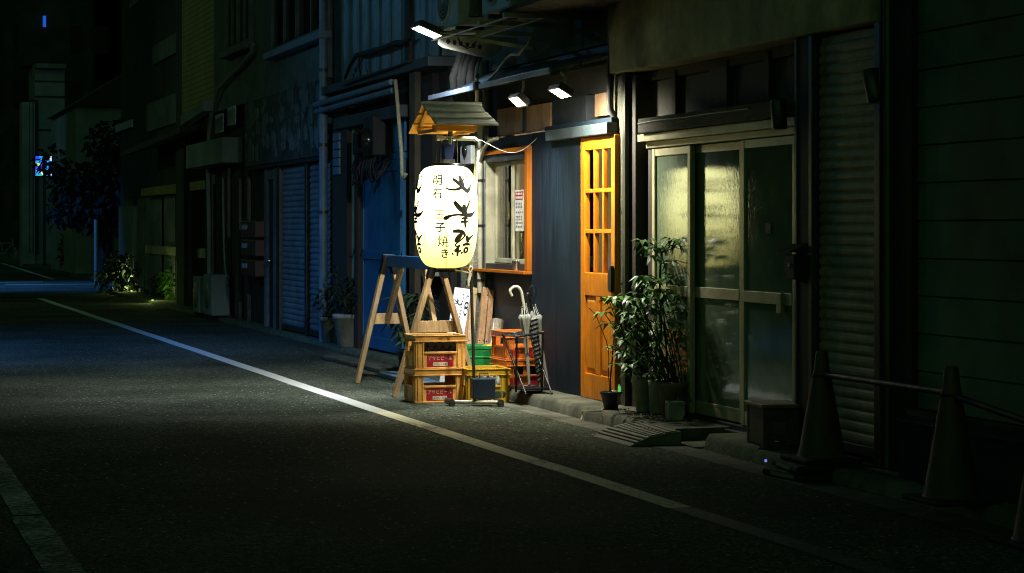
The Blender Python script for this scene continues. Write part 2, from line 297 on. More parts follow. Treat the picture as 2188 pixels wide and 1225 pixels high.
# ------------------------------------------------------------------ mesh building
ORIG = {}
class MB:
    def __init__(s): s.v = []; s.f = []; s.sm = []
    def add(s, vs, fs, smooth=False, T=None):
        n = len(s.v)
        s.v += [tuple(T @ Vector(p)) if T else tuple(p) for p in vs]
        for f in fs: s.f.append(tuple(n + i for i in f)); s.sm.append(smooth)
        return s
    def box(s, x0, x1, y0, y1, z0, z1, T=None):
        if x0 > x1: x0, x1 = x1, x0
        if y0 > y1: y0, y1 = y1, y0
        if z0 > z1: z0, z1 = z1, z0
        v = [(x0, y0, z0), (x1, y0, z0), (x1, y1, z0), (x0, y1, z0), (x0, y0, z1), (x1, y0, z1), (x1, y1, z1), (x0, y1, z1)]
        return s.add(v, [(0, 3, 2, 1), (4, 5, 6, 7), (0, 1, 5, 4), (1, 2, 6, 5), (2, 3, 7, 6), (3, 0, 4, 7)], T=T)
    def bar(s, p, q, w, h, up=(0, 0, 1)):           # box along a segment
        p, q = Vector(p), Vector(q); d = (q - p).normalized(); up = Vector(up)
        if abs(d.dot(up)) > .98: up = Vector((0, 1, 0))
        a = d.cross(up).normalized(); b = a.cross(d).normalized()
        c = []
        for o in (p, q):
            for (i, j) in ((-1, -1), (1, -1), (1, 1), (-1, 1)): c.append(o + a * (i * w / 2) + b * (j * h / 2))
        return s.add(c, [(0, 1, 2, 3)[::-1], (4, 5, 6, 7), (0, 1, 5, 4), (1, 2, 6, 5), (2, 3, 7, 6), (3, 0, 4, 7)])
    def tube(s, pts, r, n=8, close=True):
        pts = [Vector(p) for p in pts]; rs = r if isinstance(r, (list, tuple)) else [r] * len(pts)
        vs = []; fs = []; prev = None
        for i, p in enumerate(pts):
            d = (pts[min(i + 1, len(pts) - 1)] - pts[max(i - 1, 0)]).normalized()
            if prev is None:
                a = d.orthogonal().normalized()
            else:
                a = (prev - d * prev.dot(d))
                a = a.normalized() if a.length > 1e-6 else d.orthogonal().normalized()
            prev = a; b = d.cross(a)
            for k in range(n):
                t = 2 * math.pi * k / n; vs.append(p + a * (rs[i] * math.cos(t)) + b * (rs[i] * math.sin(t)))
        for i in range(len(pts) - 1):
            for k in range(n): fs.append((i * n + k, i * n + (k + 1) % n, (i + 1) * n + (k + 1) % n, (i + 1) * n + k))
        s.add(vs, fs, True)
        if close:
            s.add(vs[:n], [tuple(range(n))[::-1]]); s.add(vs[-n:], [tuple(range(n))])
        return s
    def lathe(s, prof, c=(0, 0, 0), n=20, smooth=True, caps=(True, True), T=None):
        vs = []; fs = []
        for (r, z) in prof:
            for k in range(n):
                t = 2 * math.pi * k / n; vs.append((c[0] + r * math.cos(t), c[1] + r * math.sin(t), c[2] + z))
        m = len(prof)
        for i in range(m - 1):
            for k in range(n): fs.append((i * n + k, i * n + (k + 1) % n, (i + 1) * n + (k + 1) % n, (i + 1) * n + k))
        s.add(vs, fs, smooth, T)
        if caps[0]: s.add(vs[:n], [tuple(range(n))[::-1]], T=T)
        if caps[1]: s.add(vs[-n:], [tuple(range(n))], T=T)
        return s
    def prism(s, poly, axis, a, b):                  # polygon in the plane normal to axis, from a to b
        f = {'x': lambda u, v, w: (w, u, v), 'y': lambda u, v, w: (u, w, v), 'z': lambda u, v, w: (u, v, w)}[axis]
        n = len(poly); vs = [f(u, v, a) for u, v in poly] + [f(u, v, b) for u, v in poly]
        fs = [tuple(range(n))[::-1], tuple(range(n, 2 * n))] + [(i, (i + 1) % n, n + (i + 1) % n, n + i) for i in range(n)]
        return s.add(vs, fs)
    def quad(s, *p): return s.add(list(p), [tuple(range(len(p)))])
    def islands(s):
        key = {}; rep = []
        for p in s.v: rep.append(key.setdefault(tuple(round(c, 4) for c in p), len(rep)))
        par = list(range(len(rep)))
        def find(i):
            while par[i] != i: par[i] = par[par[i]]; i = par[i]
            return i
        for f in s.f:
            a = find(rep[f[0]])
            for i in f[1:]: par[find(rep[i])] = a
        out = {}
        for f, sm in zip(s.f, s.sm): out.setdefault(find(rep[f[0]]), []).append((f, sm))
        res = []
        for fs in out.values():
            m = MB(); idx = {}
            for f, sm in fs:
                for i in f:
                    if i not in idx: idx[i] = len(m.v); m.v.append(s.v[i])
                m.f.append(tuple(idx[i] for i in f)); m.sm.append(sm)
            res.append(m)
        return res
    def each(s, name, mat, parent, bevel=0):          # every separate piece becomes a part of its own
        return [m.build(name, mat, parent, bevel) for m in s.islands()]
    def build(s, name, mat, parent=None, bevel=0, loc=None, fix=True):
        me = bpy.data.meshes.new(name)
        o = bpy.data.objects.new(name, me); COL.objects.link(o)
        base = Vector((0, 0, 0))
        if parent is not None:
            o.parent = parent; base = ORIG.get(parent.name, Vector((0, 0, 0)))
        elif loc is not None:
            base = Vector(loc); o.location = base
        ORIG[o.name] = base
        me.from_pydata([tuple(Vector(p) - base) for p in s.v], [], s.f)
        me.polygons.foreach_set('use_smooth', s.sm)
        me.materials.append(mats[mat] if isinstance(mat, str) else mat)
        if fix:
            bm = bmesh.new(); bm.from_mesh(me); bmesh.ops.recalc_face_normals(bm, faces=bm.faces); bm.to_mesh(me); bm.free()
        me.update()
        if bevel:
            b = o.modifiers.new('edge', 'BEVEL'); b.width = bevel; b.segments = 2; b.limit_method = 'ANGLE'; b.angle_limit = R(50)
        return o
def tag(o, label=None, cat=None, group=None, kind=None):
    if label: o['label'] = label
    if cat: o['category'] = cat
    if group: o['group'] = group
    if kind: o['kind'] = kind
    return o
def thing(name, label, cat, loc=(0, 0, 0), group=None):
    o = bpy.data.objects.new(name, None); COL.objects.link(o); o.location = loc; o.empty_display_size = .1
    ORIG[o.name] = Vector(loc)
    return tag(o, label, cat, group)
def copy_tree(o, parent=None):
    c = o.copy(); COL.objects.link(c); c.parent = parent
    for ch in list(o.children): copy_tree(ch, c)
    return c
def B(*a, **k): return MB().box(*a, **k)

# lettering: font outlines as plain polygons in a unit frame
def glyphs(body, step=None, bold=0.0):
    cu = bpy.data.curves.new('lettering', 'FONT'); cu.body = body; cu.size = 1; cu.offset = bold; cu.resolution_u = 3
    ob = bpy.data.objects.new('lettering', cu); COL.objects.link(ob)
    dg = bpy.context.evaluated_depsgraph_get()
    me = bpy.data.meshes.new_from_object(ob.evaluated_get(dg))
    bm = bmesh.new(); bm.from_mesh(me)
    if step:
        bmesh.ops.triangulate(bm, faces=bm.faces)
        for _ in range(3):
            es = [e for e in bm.edges if e.calc_length() > step]
            if not es: break
            bmesh.ops.subdivide_edges(bm, edges=es, cuts=1, use_grid_fill=True)
    bm.verts.index_update()
    xs = [v.co.x for v in bm.verts]; ys = [v.co.y for v in bm.verts]
    x0, x1, y0, y1 = min(xs), max(xs), min(ys), max(ys)
    vs = [((v.co.x - (x0 + x1) / 2), (v.co.y - (y0 + y1) / 2)) for v in bm.verts]
    fs = [tuple(v.index for v in f.verts) for f in bm.faces]
    bm.free(); bpy.data.objects.remove(ob); bpy.data.curves.remove(cu); bpy.data.meshes.remove(me)
    return vs, fs, x1 - x0, y1 - y0
def smooth_line(pts, k=6):
    out = []
    n = len(pts)
    for i in range(n - 1):
        p0, p1, p2, p3 = pts[max(i - 1, 0)], pts[i], pts[i + 1], pts[min(i + 2, n - 1)]
        for j in range(k):
            t = j / k
            out.append(tuple(.5 * ((2 * b) + (-a + c) * t + (2 * a - 5 * b + 4 * c - d) * t * t + (-a + 3 * b - 3 * c + d) * t ** 3) for a, b, c, d in zip(p0, p1, p2, p3)))
    out.append(pts[-1]); return out
BOLD, BOLD_ADD = 1.0, 0.0
def brush(mb, strokes, fn):                           # strokes: lists of (u, v, halfwidth)
    for k, st in enumerate(strokes):
        q = smooth_line(st); vs = []
        for i, (u, v, w) in enumerate(q):
            a = q[max(i - 1, 0)]; b = q[min(i + 1, len(q) - 1)]
            dx, dy = b[0] - a[0], b[1] - a[1]; l = math.hypot(dx, dy) or 1; nx, ny = -dy / l, dx / l
            w = max(w, .0015)
            w = w * BOLD + BOLD_ADD
            for s_ in (-1, 0, 1): vs.append(fn(u + nx * w * s_, v + ny * w * s_, k))
        fs = []
        for i in range(len(q) - 1):
            for j in range(2): fs.append((i * 3 + j, i * 3 + j + 1, i * 3 + 4 + j, i * 3 + 3 + j))
        mb.add(vs, fs)
# the three brushed characters, in crop units (x right, y down), later scaled
S_DAI = [[(516, 232, 8), (524, 262, 10), (527, 300, 17), (531, 335, 16)], [(455, 262, 7), (482, 282, 9), (505, 302, 10), (525, 315, 10)],
         [(524, 330, 10), (505, 345, 8), (470, 355, 6), (425, 352, 4), (397, 338, 2)], [(530, 328, 12), (553, 350, 11), (578, 366, 12), (600, 345, 8), (615, 322, 4), (626, 300, 1)],
         [(526, 300, 6), (560, 255, 1.2), (600, 240, 1), (625, 262, 1)]]
S_KO = [[(462, 455, 7), (482, 485, 13), (510, 520, 14), (540, 548, 12)], [(540, 480, 9), (542, 515, 13), (545, 555, 16), (546, 585, 10)],
        [(606, 430, 2), (585, 475, 4), (565, 515, 6), (552, 540, 7)],
        [(383, 602, 6), (402, 598, 12), (432, 580, 7), (490, 570, 5), (550, 572, 10), (605, 572, 12), (635, 555, 6), (660, 533, 2)],
        [(520, 605, 5), (548, 598, 7), (575, 601, 4)], [(512, 634, 5), (545, 628, 7), (580, 630, 4)], [(548, 595, 6), (550, 635, 7), (552, 682, 4)]]
S_KETSU = [[(452, 714, 7), (490, 710, 11), (528, 716, 9), (548, 738, 7), (552, 755, 5)], [(528, 728, 6), (505, 755, 14), (484, 790, 13), (478, 808, 7)],
           [(552, 752, 4), (515, 790, 3), (488, 812, 3), (474, 830, 3), (488, 842, 3), (510, 832, 3), (500, 850, 6), (476, 880, 5), (500, 884, 5), (530, 878, 4)],
           [(500, 850, 4), (499, 890, 6), (500, 926, 4)], [(452, 910, 6), (462, 902, 5)], [(530, 892, 4), (545, 902, 7)],
           [(566, 748, 5), (577, 775, 11), (585, 808, 9)], [(536, 832, 5), (575, 822, 8), (612, 828, 5)], [(640, 742, 2), (615, 760, 5), (592, 780, 8)],
           [(556, 858, 5), (560, 895, 6)], [(556, 858, 5), (590, 853, 6)], [(592, 853, 5), (588, 893, 6)], [(560, 896, 5), (588, 892, 5)]]

# foliage: many small folded leaves
def leaf(mb, p, d, up, L, W, fold=.25, droop=.25):
    d = Vector(d).normalized(); up = Vector(up); s = d.cross(up)
    if s.length < 1e-4: s = d.orthogonal()
    s.normalize(); n = s.cross(d).normalized(); p = Vector(p)
    m = p + d * L * .5 + n * L * .06; t = p + d * L - Vector((0, 0, 1)) * L * droop * .8 - n * L * droop * .3
    a = p + d * L * .42 + s * W / 2 + n * W * fold; b = p + d * L * .42 - s * W / 2 + n * W * fold
    mb.add([p, a, t, m, b], [(0, 1, 3), (1, 2, 3), (0, 3, 4), (3, 2, 4)], True)
def rvec(): 
    while True:
        v = Vector((random.uniform(-1, 1), random.uniform(-1, 1), random.uniform(-1, 1)))
        if .05 < v.length < 1: return v.normalized()
def whorl(mb, p, n, L, W, axis=(0, 0, 1), spread=.55):
    p = Vector(p); t0 = random.uniform(0, 6.3)
    for k in range(n):
        t = t0 + 2 * math.pi * k / n + random.uniform(-.25, .25)
        d = Vector((math.cos(t), math.sin(t), random.uniform(-.45, .15)))
        l = L * random.uniform(.75, 1.15)
        leaf(mb, p + d * .012, d, Vector((0, 0, 1)) + rvec() * .3, l, W * random.uniform(.8, 1.15), droop=random.uniform(.1, .5))
def cloud(mb, c, r, n, L, W, flat=1.0):
    c = Vector(c)
    for _ in range(n):
        v = rvec() * (random.random() ** .4); q = c + Vector((v.x * r[0], v.y * r[1], v.z * r[2]))
        d = (v + rvec() * .9 + Vector((0, 0, -.15))); leaf(mb, q, d, rvec() + Vector((0, 0, 1.2)), L * random.uniform(.6, 1.2), W * random.uniform(.7, 1.2))

# ================================================================== THE SETTING
def grid_sheet(x0, x1, y0, y1, z, name, mat, kind='structure'):
    o = MB().quad((x0, y0, z), (x1, y0, z), (x1, y1, z), (x0, y1, z)).build(name, mat); return tag(o, kind=kind)
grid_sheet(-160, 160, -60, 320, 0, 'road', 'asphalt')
def strip(name, mat, a, b, w0, w1, z=.004):
    a, b = Vector(a), Vector(b); d = (b - a).normalized(); s = Vector((-d.y, d.x))
    m = MB(); n = max(2, int((b - a).length / 1.5)); vs = []
    for i in range(n + 1):
        t = i / n; p = a.lerp(b, t); w = w0 + (w1 - w0) * t
        j = random.uniform(-.008, .008)
        vs += [(*(p + s * (w / 2 + j)), z), (*(p - s * (w / 2 - j)), z)]
    m.add(vs, [(2 * i, 2 * i + 1, 2 * i + 3, 2 * i + 2) for i in range(n)])
    return tag(m.build(name, mat), kind='structure')
strip('road_line', 'line', (4.15, 16.9), (3.93, 46), .15, .15)
strip('road_line', 'line_worn_lit', (4.265, 10.6), (4.15, 16.9), .14, .145)
strip('road_line', 'line_dimmed', (4.30, 8.0), (4.266, 10.58), .14, .14)
strip('road_line', 'line_grey', (.93, 4), (.90, 11.3), .17, .17)
strip('road_line', 'line_grey', (.90, 11.35), (.86, 44), .15, .15)
strip('stop_line', 'line', (-1.5, 60), (5.2, 60), .35, .35)
strip('crossing_line', 'line', (5.75, 63), (6.3, 92), .16, .16)
strip('crossing_line', 'line', (4.0, 57.4), (6.5, 57.4), .25, .25)

def kerb_run(name, mat, x0, x1, y0, y1, h, seg=.62):
    """pavement slab with a rounded, slightly uneven kerb edge"""
    m = MB(); n = max(2, int((y1 - y0) / seg)); vs = []; prof = []
    for i in range(n + 1):
        y = y0 + (y1 - y0) * i / n; j = random.uniform(-.012, .012); hh = h + random.uniform(-.006, .006)
        prof = [(x0 + j, 0), (x0 + .015 + j, hh * .7), (x0 + .04 + j, hh), (x0 + .16, hh), (x1, hh + .004)]
        vs += [(x, y, z) for x, z in prof]
    k = len(prof); fs = [(i * k + a, i * k + a + 1, (i + 1) * k + a + 1, (i + 1) * k + a) for i in range(n) for a in range(k - 1)]
    m.add(vs, fs, True)
    for i in (0, n):
        m.add([vs[i * k + a] for a in range(k)] + [(x1, y0 + (y1 - y0) * i / n, 0)], [tuple(range(k + 1))])
    return tag(m.build(name, mat), kind='structure')
kerb_run('pavement', 'concrete', 5.49, 6.3, 13.86, 18.35, .10)
kerb_run('pavement', 'moss', 5.56, 6.3, 12.55, 13.40, .10)
kerb_run('pavement', 'moss', 5.54, 6.3, 6.0, 12.52, .085)
kerb_run('pavement', 'moss', 5.74, 6.4, 18.9, 52.0, .055)
tag(B(5.5, 6.3, 13.42, 13.84, -.05, .012).build('pavement', 'moss'), kind='structure')
tag(MB().quad((5.30, 8, .003), (5.52, 8, .003), (5.50, 18.3, .003), (5.26, 18.3, .003)).build('gutter', 'concrete'), kind='structure')
# ground beyond the far side of the crossing
tag(B(6.6, 30, 62, 140, -.05, .10).build('pavement', 'concrete'), kind='structure')

# ================================================================== OLD SHOP WITH SLIDING DOORS
def slats(mb, x, y0, y1, z0, z1, pitch, depth=.014):
    n = int((z1 - z0) / pitch); prof = []
    for i in range(n):
        z = z0 + i * pitch; depth_ = depth * random.uniform(.72, 1.12)
        for t, d in ((0, 0), (.12, depth * .35), (.3, depth_ * .9), (.55, depth_), (.8, depth_ * .75), (.93, depth * .2)): prof.append((x - d, z + t * pitch))
    prof.append((x, z0 + n * pitch))
    vs = [(px, y, z) for px, z in prof for y in (y0, y1)]
    mb.add(vs, [(2 * i, 2 * i + 1, 2 * i + 3, 2 * i + 2) for i in range(len(prof) - 1)], False)

shop = thing('old_shop_house', 'old dark shop house with patterned glass sliding doors and a narrow brown roller shutter', 'building', (F, 13.6, 0))
zb = 2.72
w = MB(); w.box(F - .07, F + .35, 11.40, 15.93, zb, 3.95); w.build('upper_wall', 'band', shop, .01)
w = MB(); w.box(F + .0, F + .3, 11.36, 15.93, 3.95, 6.6); w.box(F + .36, 9.5, 11.36, 11.44, 0, 6.6); w.box(F + .36, 9.5, 15.86, 15.93, 0, 6.6); w.box(9.42, 9.5, 11.45, 15.85, 0, 6.6)
w.build('wall', 'band', shop)
B(F - .1, 9.6, 11.3, 15.95, 6.6, 6.75).build('roof', 'gap', shop)
w = MB()
w.box(F - .01, F + .25, wy(1334), wy(1314), .1, zb - .003)
w.build('pillar', 'pebble', shop, .006)
w = MB(); w.box(F - .018, F + .02, wy(1340), wy(1334.5), .1, zb - .004)
for z in (1.06, 1.62, 2.05): w.box(F - .014, F - .0, wy(1334.8), wy(1314), z, z + .012)
w.build('corner_trim', 'alu_dark', shop)
# dark reveal behind everything
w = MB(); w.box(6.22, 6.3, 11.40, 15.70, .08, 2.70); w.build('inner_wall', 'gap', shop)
# transom boards
tz0, tz1 = 2.345, 2.69
for a, b in ((1372, 1443), (1452, 1522), (1562, 1636), (1652, 1705)):
    B(6.02, 6.05, wy(a, 6.02), wy(b, 6.02), tz0, tz1 - (.05 if a < 1500 else .02)).build('transom_panel', 'transom', shop)
w = MB()
for a, b in ((1340, 1372), (1444, 1451), (1523, 1561), (1637, 1651)):
    w.box(5.97, 6.06, wy(a, 6.0) - .002, wy(b, 6.0) + .002, tz0, tz1)
w.box(5.98, 6.06, wy(1705, 6.0), wy(1372, 6.0), tz1 - .045, tz1 + .028)
w.each('transom_post', 'darkwood', shop)
w = MB(); w.box(5.83, 6.06, wy(1706, 5.83), wy(1362, 5.83), 2.225, 2.34); w.build('lintel_beam', 'beam', shop, .012)
w = MB(); w.box(5.87, 6.1, wy(1706, 5.87), wy(1362, 5.87), 2.165, 2.222); w.box(5.93, 6.1, wy(1706, 5.93), wy(1380, 5.93), 2.115, 2.163)
w.each('head_rail', 'alu', shop, .004)
w = MB(); w.tube([(5.825, wy(px, 5.825), wz(px, py, 5.825)) for px, py in ((1363, 265), (1400, 258), (1450, 252), (1475, 249), (1510, 243), (1540, 240), (1600, 232))], .006, 6)
w.build('cable', 'wire', shop)
# jamb left of the doors
w = MB(); w.box(5.88, 6.1, wy(1363, 5.9), wy(1341, 5.9), .1, 2.70); w.box(5.95, 6.1, wy(1397, 5.95), wy(1385, 5.95), .1, 2.11); w.each('door_jamb', 'darkwood', shop)
w = MB(); w.box(5.95, 6.15, 12.6, 15.4, .085, .12); w.box(5.90, 6.15, 12.6, 15.3, .06, .085); w.each('door_sill', 'alu_dark', shop, .004)
for i, (a, b, X) in enumerate(((1398, 1480, 5.965), (1474, 1592, 6.01), (1588, 1706, 5.965))):
    y1, y0 = wy(a, X), wy(b, X)
    d = MB(); t = .055; dz = .13
    d.box(X - .02, X + .02, y0, y0 + t, dz, 2.11); d.box(X - .02, X + .02, y1 - t, y1, dz, 2.11)
    for z0, z1 in ((2.05, 2.108), (.985, 1.065), (dz, .20), (.20, .225)):
        d.box(X - .017 if z0 != .985 else X - .024, X + .017, y0 + t + .001, y1 - t - .001, z0 + .001, z1)
    o = d.build('sliding_door', 'alu', shop, .003)
    B(X - .004, X + .004, y0 + t - .01, y1 - t + .01, 1.06, 2.06).build('pane', 'frosted', o)
    B(X - .004, X + .004, y0 + t - .01, y1 - t + .01, .22, .99).build('pane', 'frosted', o)
    if i == 2:
        yy = wy(1678, X); B(X - .05, X - .018, yy - .035, yy + .04, .93, 1.065).build('lock', 'alu', o, .005)
        yy = wy(1645, X); l = MB(); l.box(X - .012, X - .005, yy - .05, yy + .05, 1.46, 1.53); l.build('notice_plate', 'black', o, .002)
# post between doors and shutter
w = MB(); w.box(F - .02, 6.2, wy(1744), wy(1708), .085, zb - .003); w.build('post', 'darkwood', shop, .006)
w = MB(); w.box(F - .03, F - .0, wy(1711), wy(1706), .085, zb - .004); w.box(F - .045, F - .0, wy(1748), wy(1741), .085, zb - .004); w.box(F - .04, F + .06, wy(1892), wy(1880), .085, zb - .004)
w.each('guide_rail', 'alu_dark', shop, .004)
w = MB(); slats(w, F + .02, wy(1880), wy(1748), .19, 2.69, .0665); w.box(F + .025, F + .06, wy(1880), wy(1748), .15, 2.70)
o = w.build('roller_shutter', 'shutter', shop)
B(F - .01, F + .05, wy(1880) + .01, wy(1748) - .01, .13, .19).build('bottom_bar', 'alu_dark', o, .004)
w = MB(); w.box(F - .0, F + .3, 11.0, 11.38, 0, 3.2); w.box(F + .32, F + .4, 11.0, 11.38, 0, 6.4); w.build('gap_block', 'gap', shop)  # near black block standing in for the shaded gap between the houses

m = thing('mailbox', 'small dark mailbox with a sloping lid on the post beside the sliding doors', 'mailbox', (F - .02, wy(1715), 1.2))
yb = wy(1715)
B(F - .11, F - .022, yb - .11, yb + .05, 1.17, 1.33).build('box', 'black', m, .008)
MB().prism([(F - .17, 1.345), (F - .022, 1.345), (F - .022, 1.40)], 'y', yb - .15, yb + .08).build('lid', 'black', m)
B(F - .117, F - .111, yb - .05, yb - .02, 1.25, 1.275).build('label_plate', 'label', m)
for px, py, lab, t in ((1664, 243, 'dark unlit tube lamp hanging over the right sliding door', .10), (1865, 182, 'dark unlit lamp box tilted above the roller shutter edge', -.2)):
    X = F - .06; y = wy(px, X); z = wz(px, py, X)
    l = thing('wall_lamp', lab, 'lamp', (X, y, z))
    T = Matrix.Translation((X, y, z)) @ Matrix.Rotation(t, 4, 'X') @ Matrix.Rotation(-.12, 4, 'Y')
    MB().lathe([(.045, -.10), (.05, -.09), (.05, .08), (.042, .095)], n=14, T=T).build('shade', 'alu_dark', l)
    MB().tube([(X, y, z + .06), (X + .04, y, z + .07), (X + .10, y, z + .07)], .012, 6).build('bracket', 'black', l)

# ================================================================== SIDING HOUSE ON THE RIGHT
sd = thing('siding_house', 'dark green house with horizontal siding boards at the right edge', 'building', (F, 9, 0))
w = MB(); x = F + .05; p = .216
for i in range(27):
    z = .46 + i * p
    w.add([(x, 6.0, z), (x, 11.02, z), (x - .012, 11.02, z + .006), (x - .012, 6.0, z + .006), (x - .006, 6.0, z + p - .004), (x - .006, 11.02, z + p - .004), (x + .008, 6.0, z + p - .002), (x + .008, 11.02, z + p - .002)],
          [(0, 1, 2, 3), (3, 2, 5, 4), (4, 5, 7, 6)])
w.box(x + .02, x + .2, 6.0, 11.02, .46, 6.3)
w.build('siding', 'siding', sd)
w = MB(); w.box(F + .35, F + .45, 6.0, 11.0, 0, .455); w.box(F + .22, 9.5, 6.0, 6.1, .456, 6.3); w.box(9.4, 9.5, 6.11, 10.9, 0, 6.3); w.build('wall', 'gap', sd)
B(F - .02, F + .3, 6.0, 11.03, .425, .458).build('base_trim', 'alu_dark', sd)
B(F - .15, 9.6, 5.9, 11.05, 6.3, 6.45).build('roof', 'gap', sd)
MB().tube([(F + .0, wy(1897), .09), (F + .0, wy(1897), 4.4)], .03, 10).build('drain_pipe', 'alu_dark', sd)
bn = thing('storage_bin', 'long low black storage bin under the siding wall behind the cones', 'bin', (F - .05, 9.6, .085))
B(F - .16, F + .30, 8.3, 10.85, .088, .40).build('body', 'rubber', bn, .01)
B(F - .18, F + .31, 8.28, 10.87, .401, .423).build('lid', 'black', bn, .006)

# ================================================================== LITTLE RESTAURANT
rs = thing('restaurant', 'small navy fronted restaurant with an orange door, takeout window and metal awning', 'building', (F, 18, 0))
yd0, yd1 = wy(1313.5, 5.82), wy(1240, 5.82)     # door
yw0, yw1 = wy(1143), wy(1040)                   # window
w = MB(); w.box(5.82, 5.97, yd1 + .004, yw0 - .0, .1, 2.34)
nb = 4
w.build('wall', 'navy', rs, .004)
w = MB()
w.box(5.8185, 5.8196, yd1 + .62, yd1 + .6225, .1, 2.24)
w.each('panel_joint', 'navy', rs)
w = MB(); w.box(5.86, 5.97, yw0 + .002, 19.75, .06, 1.075); w.box(5.85, 5.97, yw0 + .002, 19.75, 2.235, 2.34); w.each('lower_wall', 'navy_dark', rs)
w = MB(); w.box(5.74, 5.99, yd0 - .03, wy(1165, 5.74), 2.245, 2.335); w.build('lintel', 'lintel', rs, .006)
w = MB(); w.box(5.78, 5.99, yd0 - .03, wy(1165, 5.78) + .02, 2.338, 2.375); w.build('lintel_cap', 'navy', rs, .004)
# transom
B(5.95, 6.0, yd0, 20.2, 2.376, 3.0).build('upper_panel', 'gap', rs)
for a, b, z0, z1 in ((1062, 1121, 2.345, 2.62), (1125.5, 1176, 2.345, 2.60), (1271, 1308, 2.385, 2.60)):
    B(5.90, 5.945, wy(b, 5.9), wy(a, 5.9), z0 + .03, z1).build('transom_panel', 'brownpanel', rs)
w = MB(); w.box(5.86, 5.948, wy(1252, 5.86), wy(1180, 5.86), 2.378, 2.60); w.box(5.88, 5.948, wy(1125.3, 5.9), wy(1121.2, 5.9), 2.36, 2.66); w.each('transom_post', 'navy_dark', rs)
w = MB(); w.box(5.90, 6.1, 15.96, 20.3, 3.0, 6.6); w.box(6.12, 9.5, 20.2, 20.3, 0, 6.6); w.box(9.4, 9.5, 15.97, 20.1, 0, 6.6); w.build('upper_wall', 'stucco_grey', rs)
B(5.7, 9.6, 15.95, 20.4, 6.6, 6.75).build('roof', 'gap', rs)
w = MB(); w.box(5.80, 6.1, wy(1012, 5.8), wy(984, 5.8), .06, 2.95); w.build('pillar', 'stucco', rs, .01)
# ---- orange door: stiles, rails and glazing bars around nine panes, two raised panels below
def door_z(py, px=1250): return wz(px, py, 5.80)
dx0, dx1 = 5.795, 5.845
zt, zb0 = 2.24, .105
ys = [wy(px, 5.795) for px in (1313.2, 1305.5, 1286.8, 1268, 1249, 1240.3)]     # near edge -> far edge
zr = [zt, 2.135, 1.80, 1.47, 1.135, .945, .31, zb0]
d = MB()
d.box(dx0, dx1, ys[0], ys[1], zb0, zt); d.box(dx0, dx1, ys[4], ys[5], zb0, zt)
d.box(dx0 + .001, dx1, ys[1], ys[4], zr[1], zt - .001)
d.box(dx0 + .001, dx1, ys[1], ys[4], zr[5], zr[4]); d.box(dx0 + .001, dx1, ys[1], ys[4], zb0 + .001, zr[6])
ym = (ys[1] + ys[4]) / 2
d.box(dx0 + .002, dx1, ym - .05, ym + .05, zr[6], zr[5])
o = d.build('door', 'orange', rs, .006)
g = MB()
for k in (2, 3): g.box(dx0 + .004, dx1 - .004, ys[k] - .016, ys[k] + .016, zr[4], zr[1])
g.each('glazing_bar', 'orange', o, .006)
g = MB()
for k in (2, 3):
    for a, b in ((ys[1], ys[2] - .0165), (ys[2] + .0165, ys[3] - .0165), (ys[3] + .0165, ys[4])): g.box(dx0 + .003, dx1 - .004, a, b, zr[k] - .017, zr[k] + .017)
g.each('glazing_bar', 'orange', o, .006)
B(dx0 + .022, dx0 + .027, ys[1] - .005, ys[4] + .005, zr[4] - .005, zr[1] + .005).build('pane', 'clear', o)
for a, b in ((ys[1], ym - .05), (ym + .05, ys[4])):
    q = MB(); q.box(dx0 + .022, dx1 - .005, a, b, zr[6], zr[5])
    i_ = .035
    q.add([(dx0 + .0215, a + .012, zr[6] + .012), (dx0 + .0215, b - .012, zr[6] + .012), (dx0 + .0215, b - .012, zr[5] - .012), (dx0 + .0215, a + .012, zr[5] - .012),
           (dx0 + .008, a + i_ + .012, zr[6] + i_ + .012), (dx0 + .008, b - i_ - .012, zr[6] + i_ + .012), (dx0 + .008, b - i_ - .012, zr[5] - i_ - .012), (dx0 + .008, a + i_ + .012, zr[5] - i_ - .012)],
          [(4, 5, 6, 7), (0, 1, 5, 4), (1, 2, 6, 5), (2, 3, 7, 6), (3, 0, 4, 7)])
    q.build('door_panel', 'orange', o)
MB().prism([(ys[0] + .004, .99), (ys[0] + .06, .99), (ys[0] + .085, 1.02), (ys[0] + .085, 1.14), (ys[0] + .03, 1.2), (ys[0] + .004, 1.2)], 'x', dx0 - .03, dx0 - .002).build('handle', 'black', o, .006)
# frame between door and pillar
B(5.80, 5.97, yd0 - .045, yd0 - .008, .1, 2.24).build('door_jamb', 'lintel', rs)
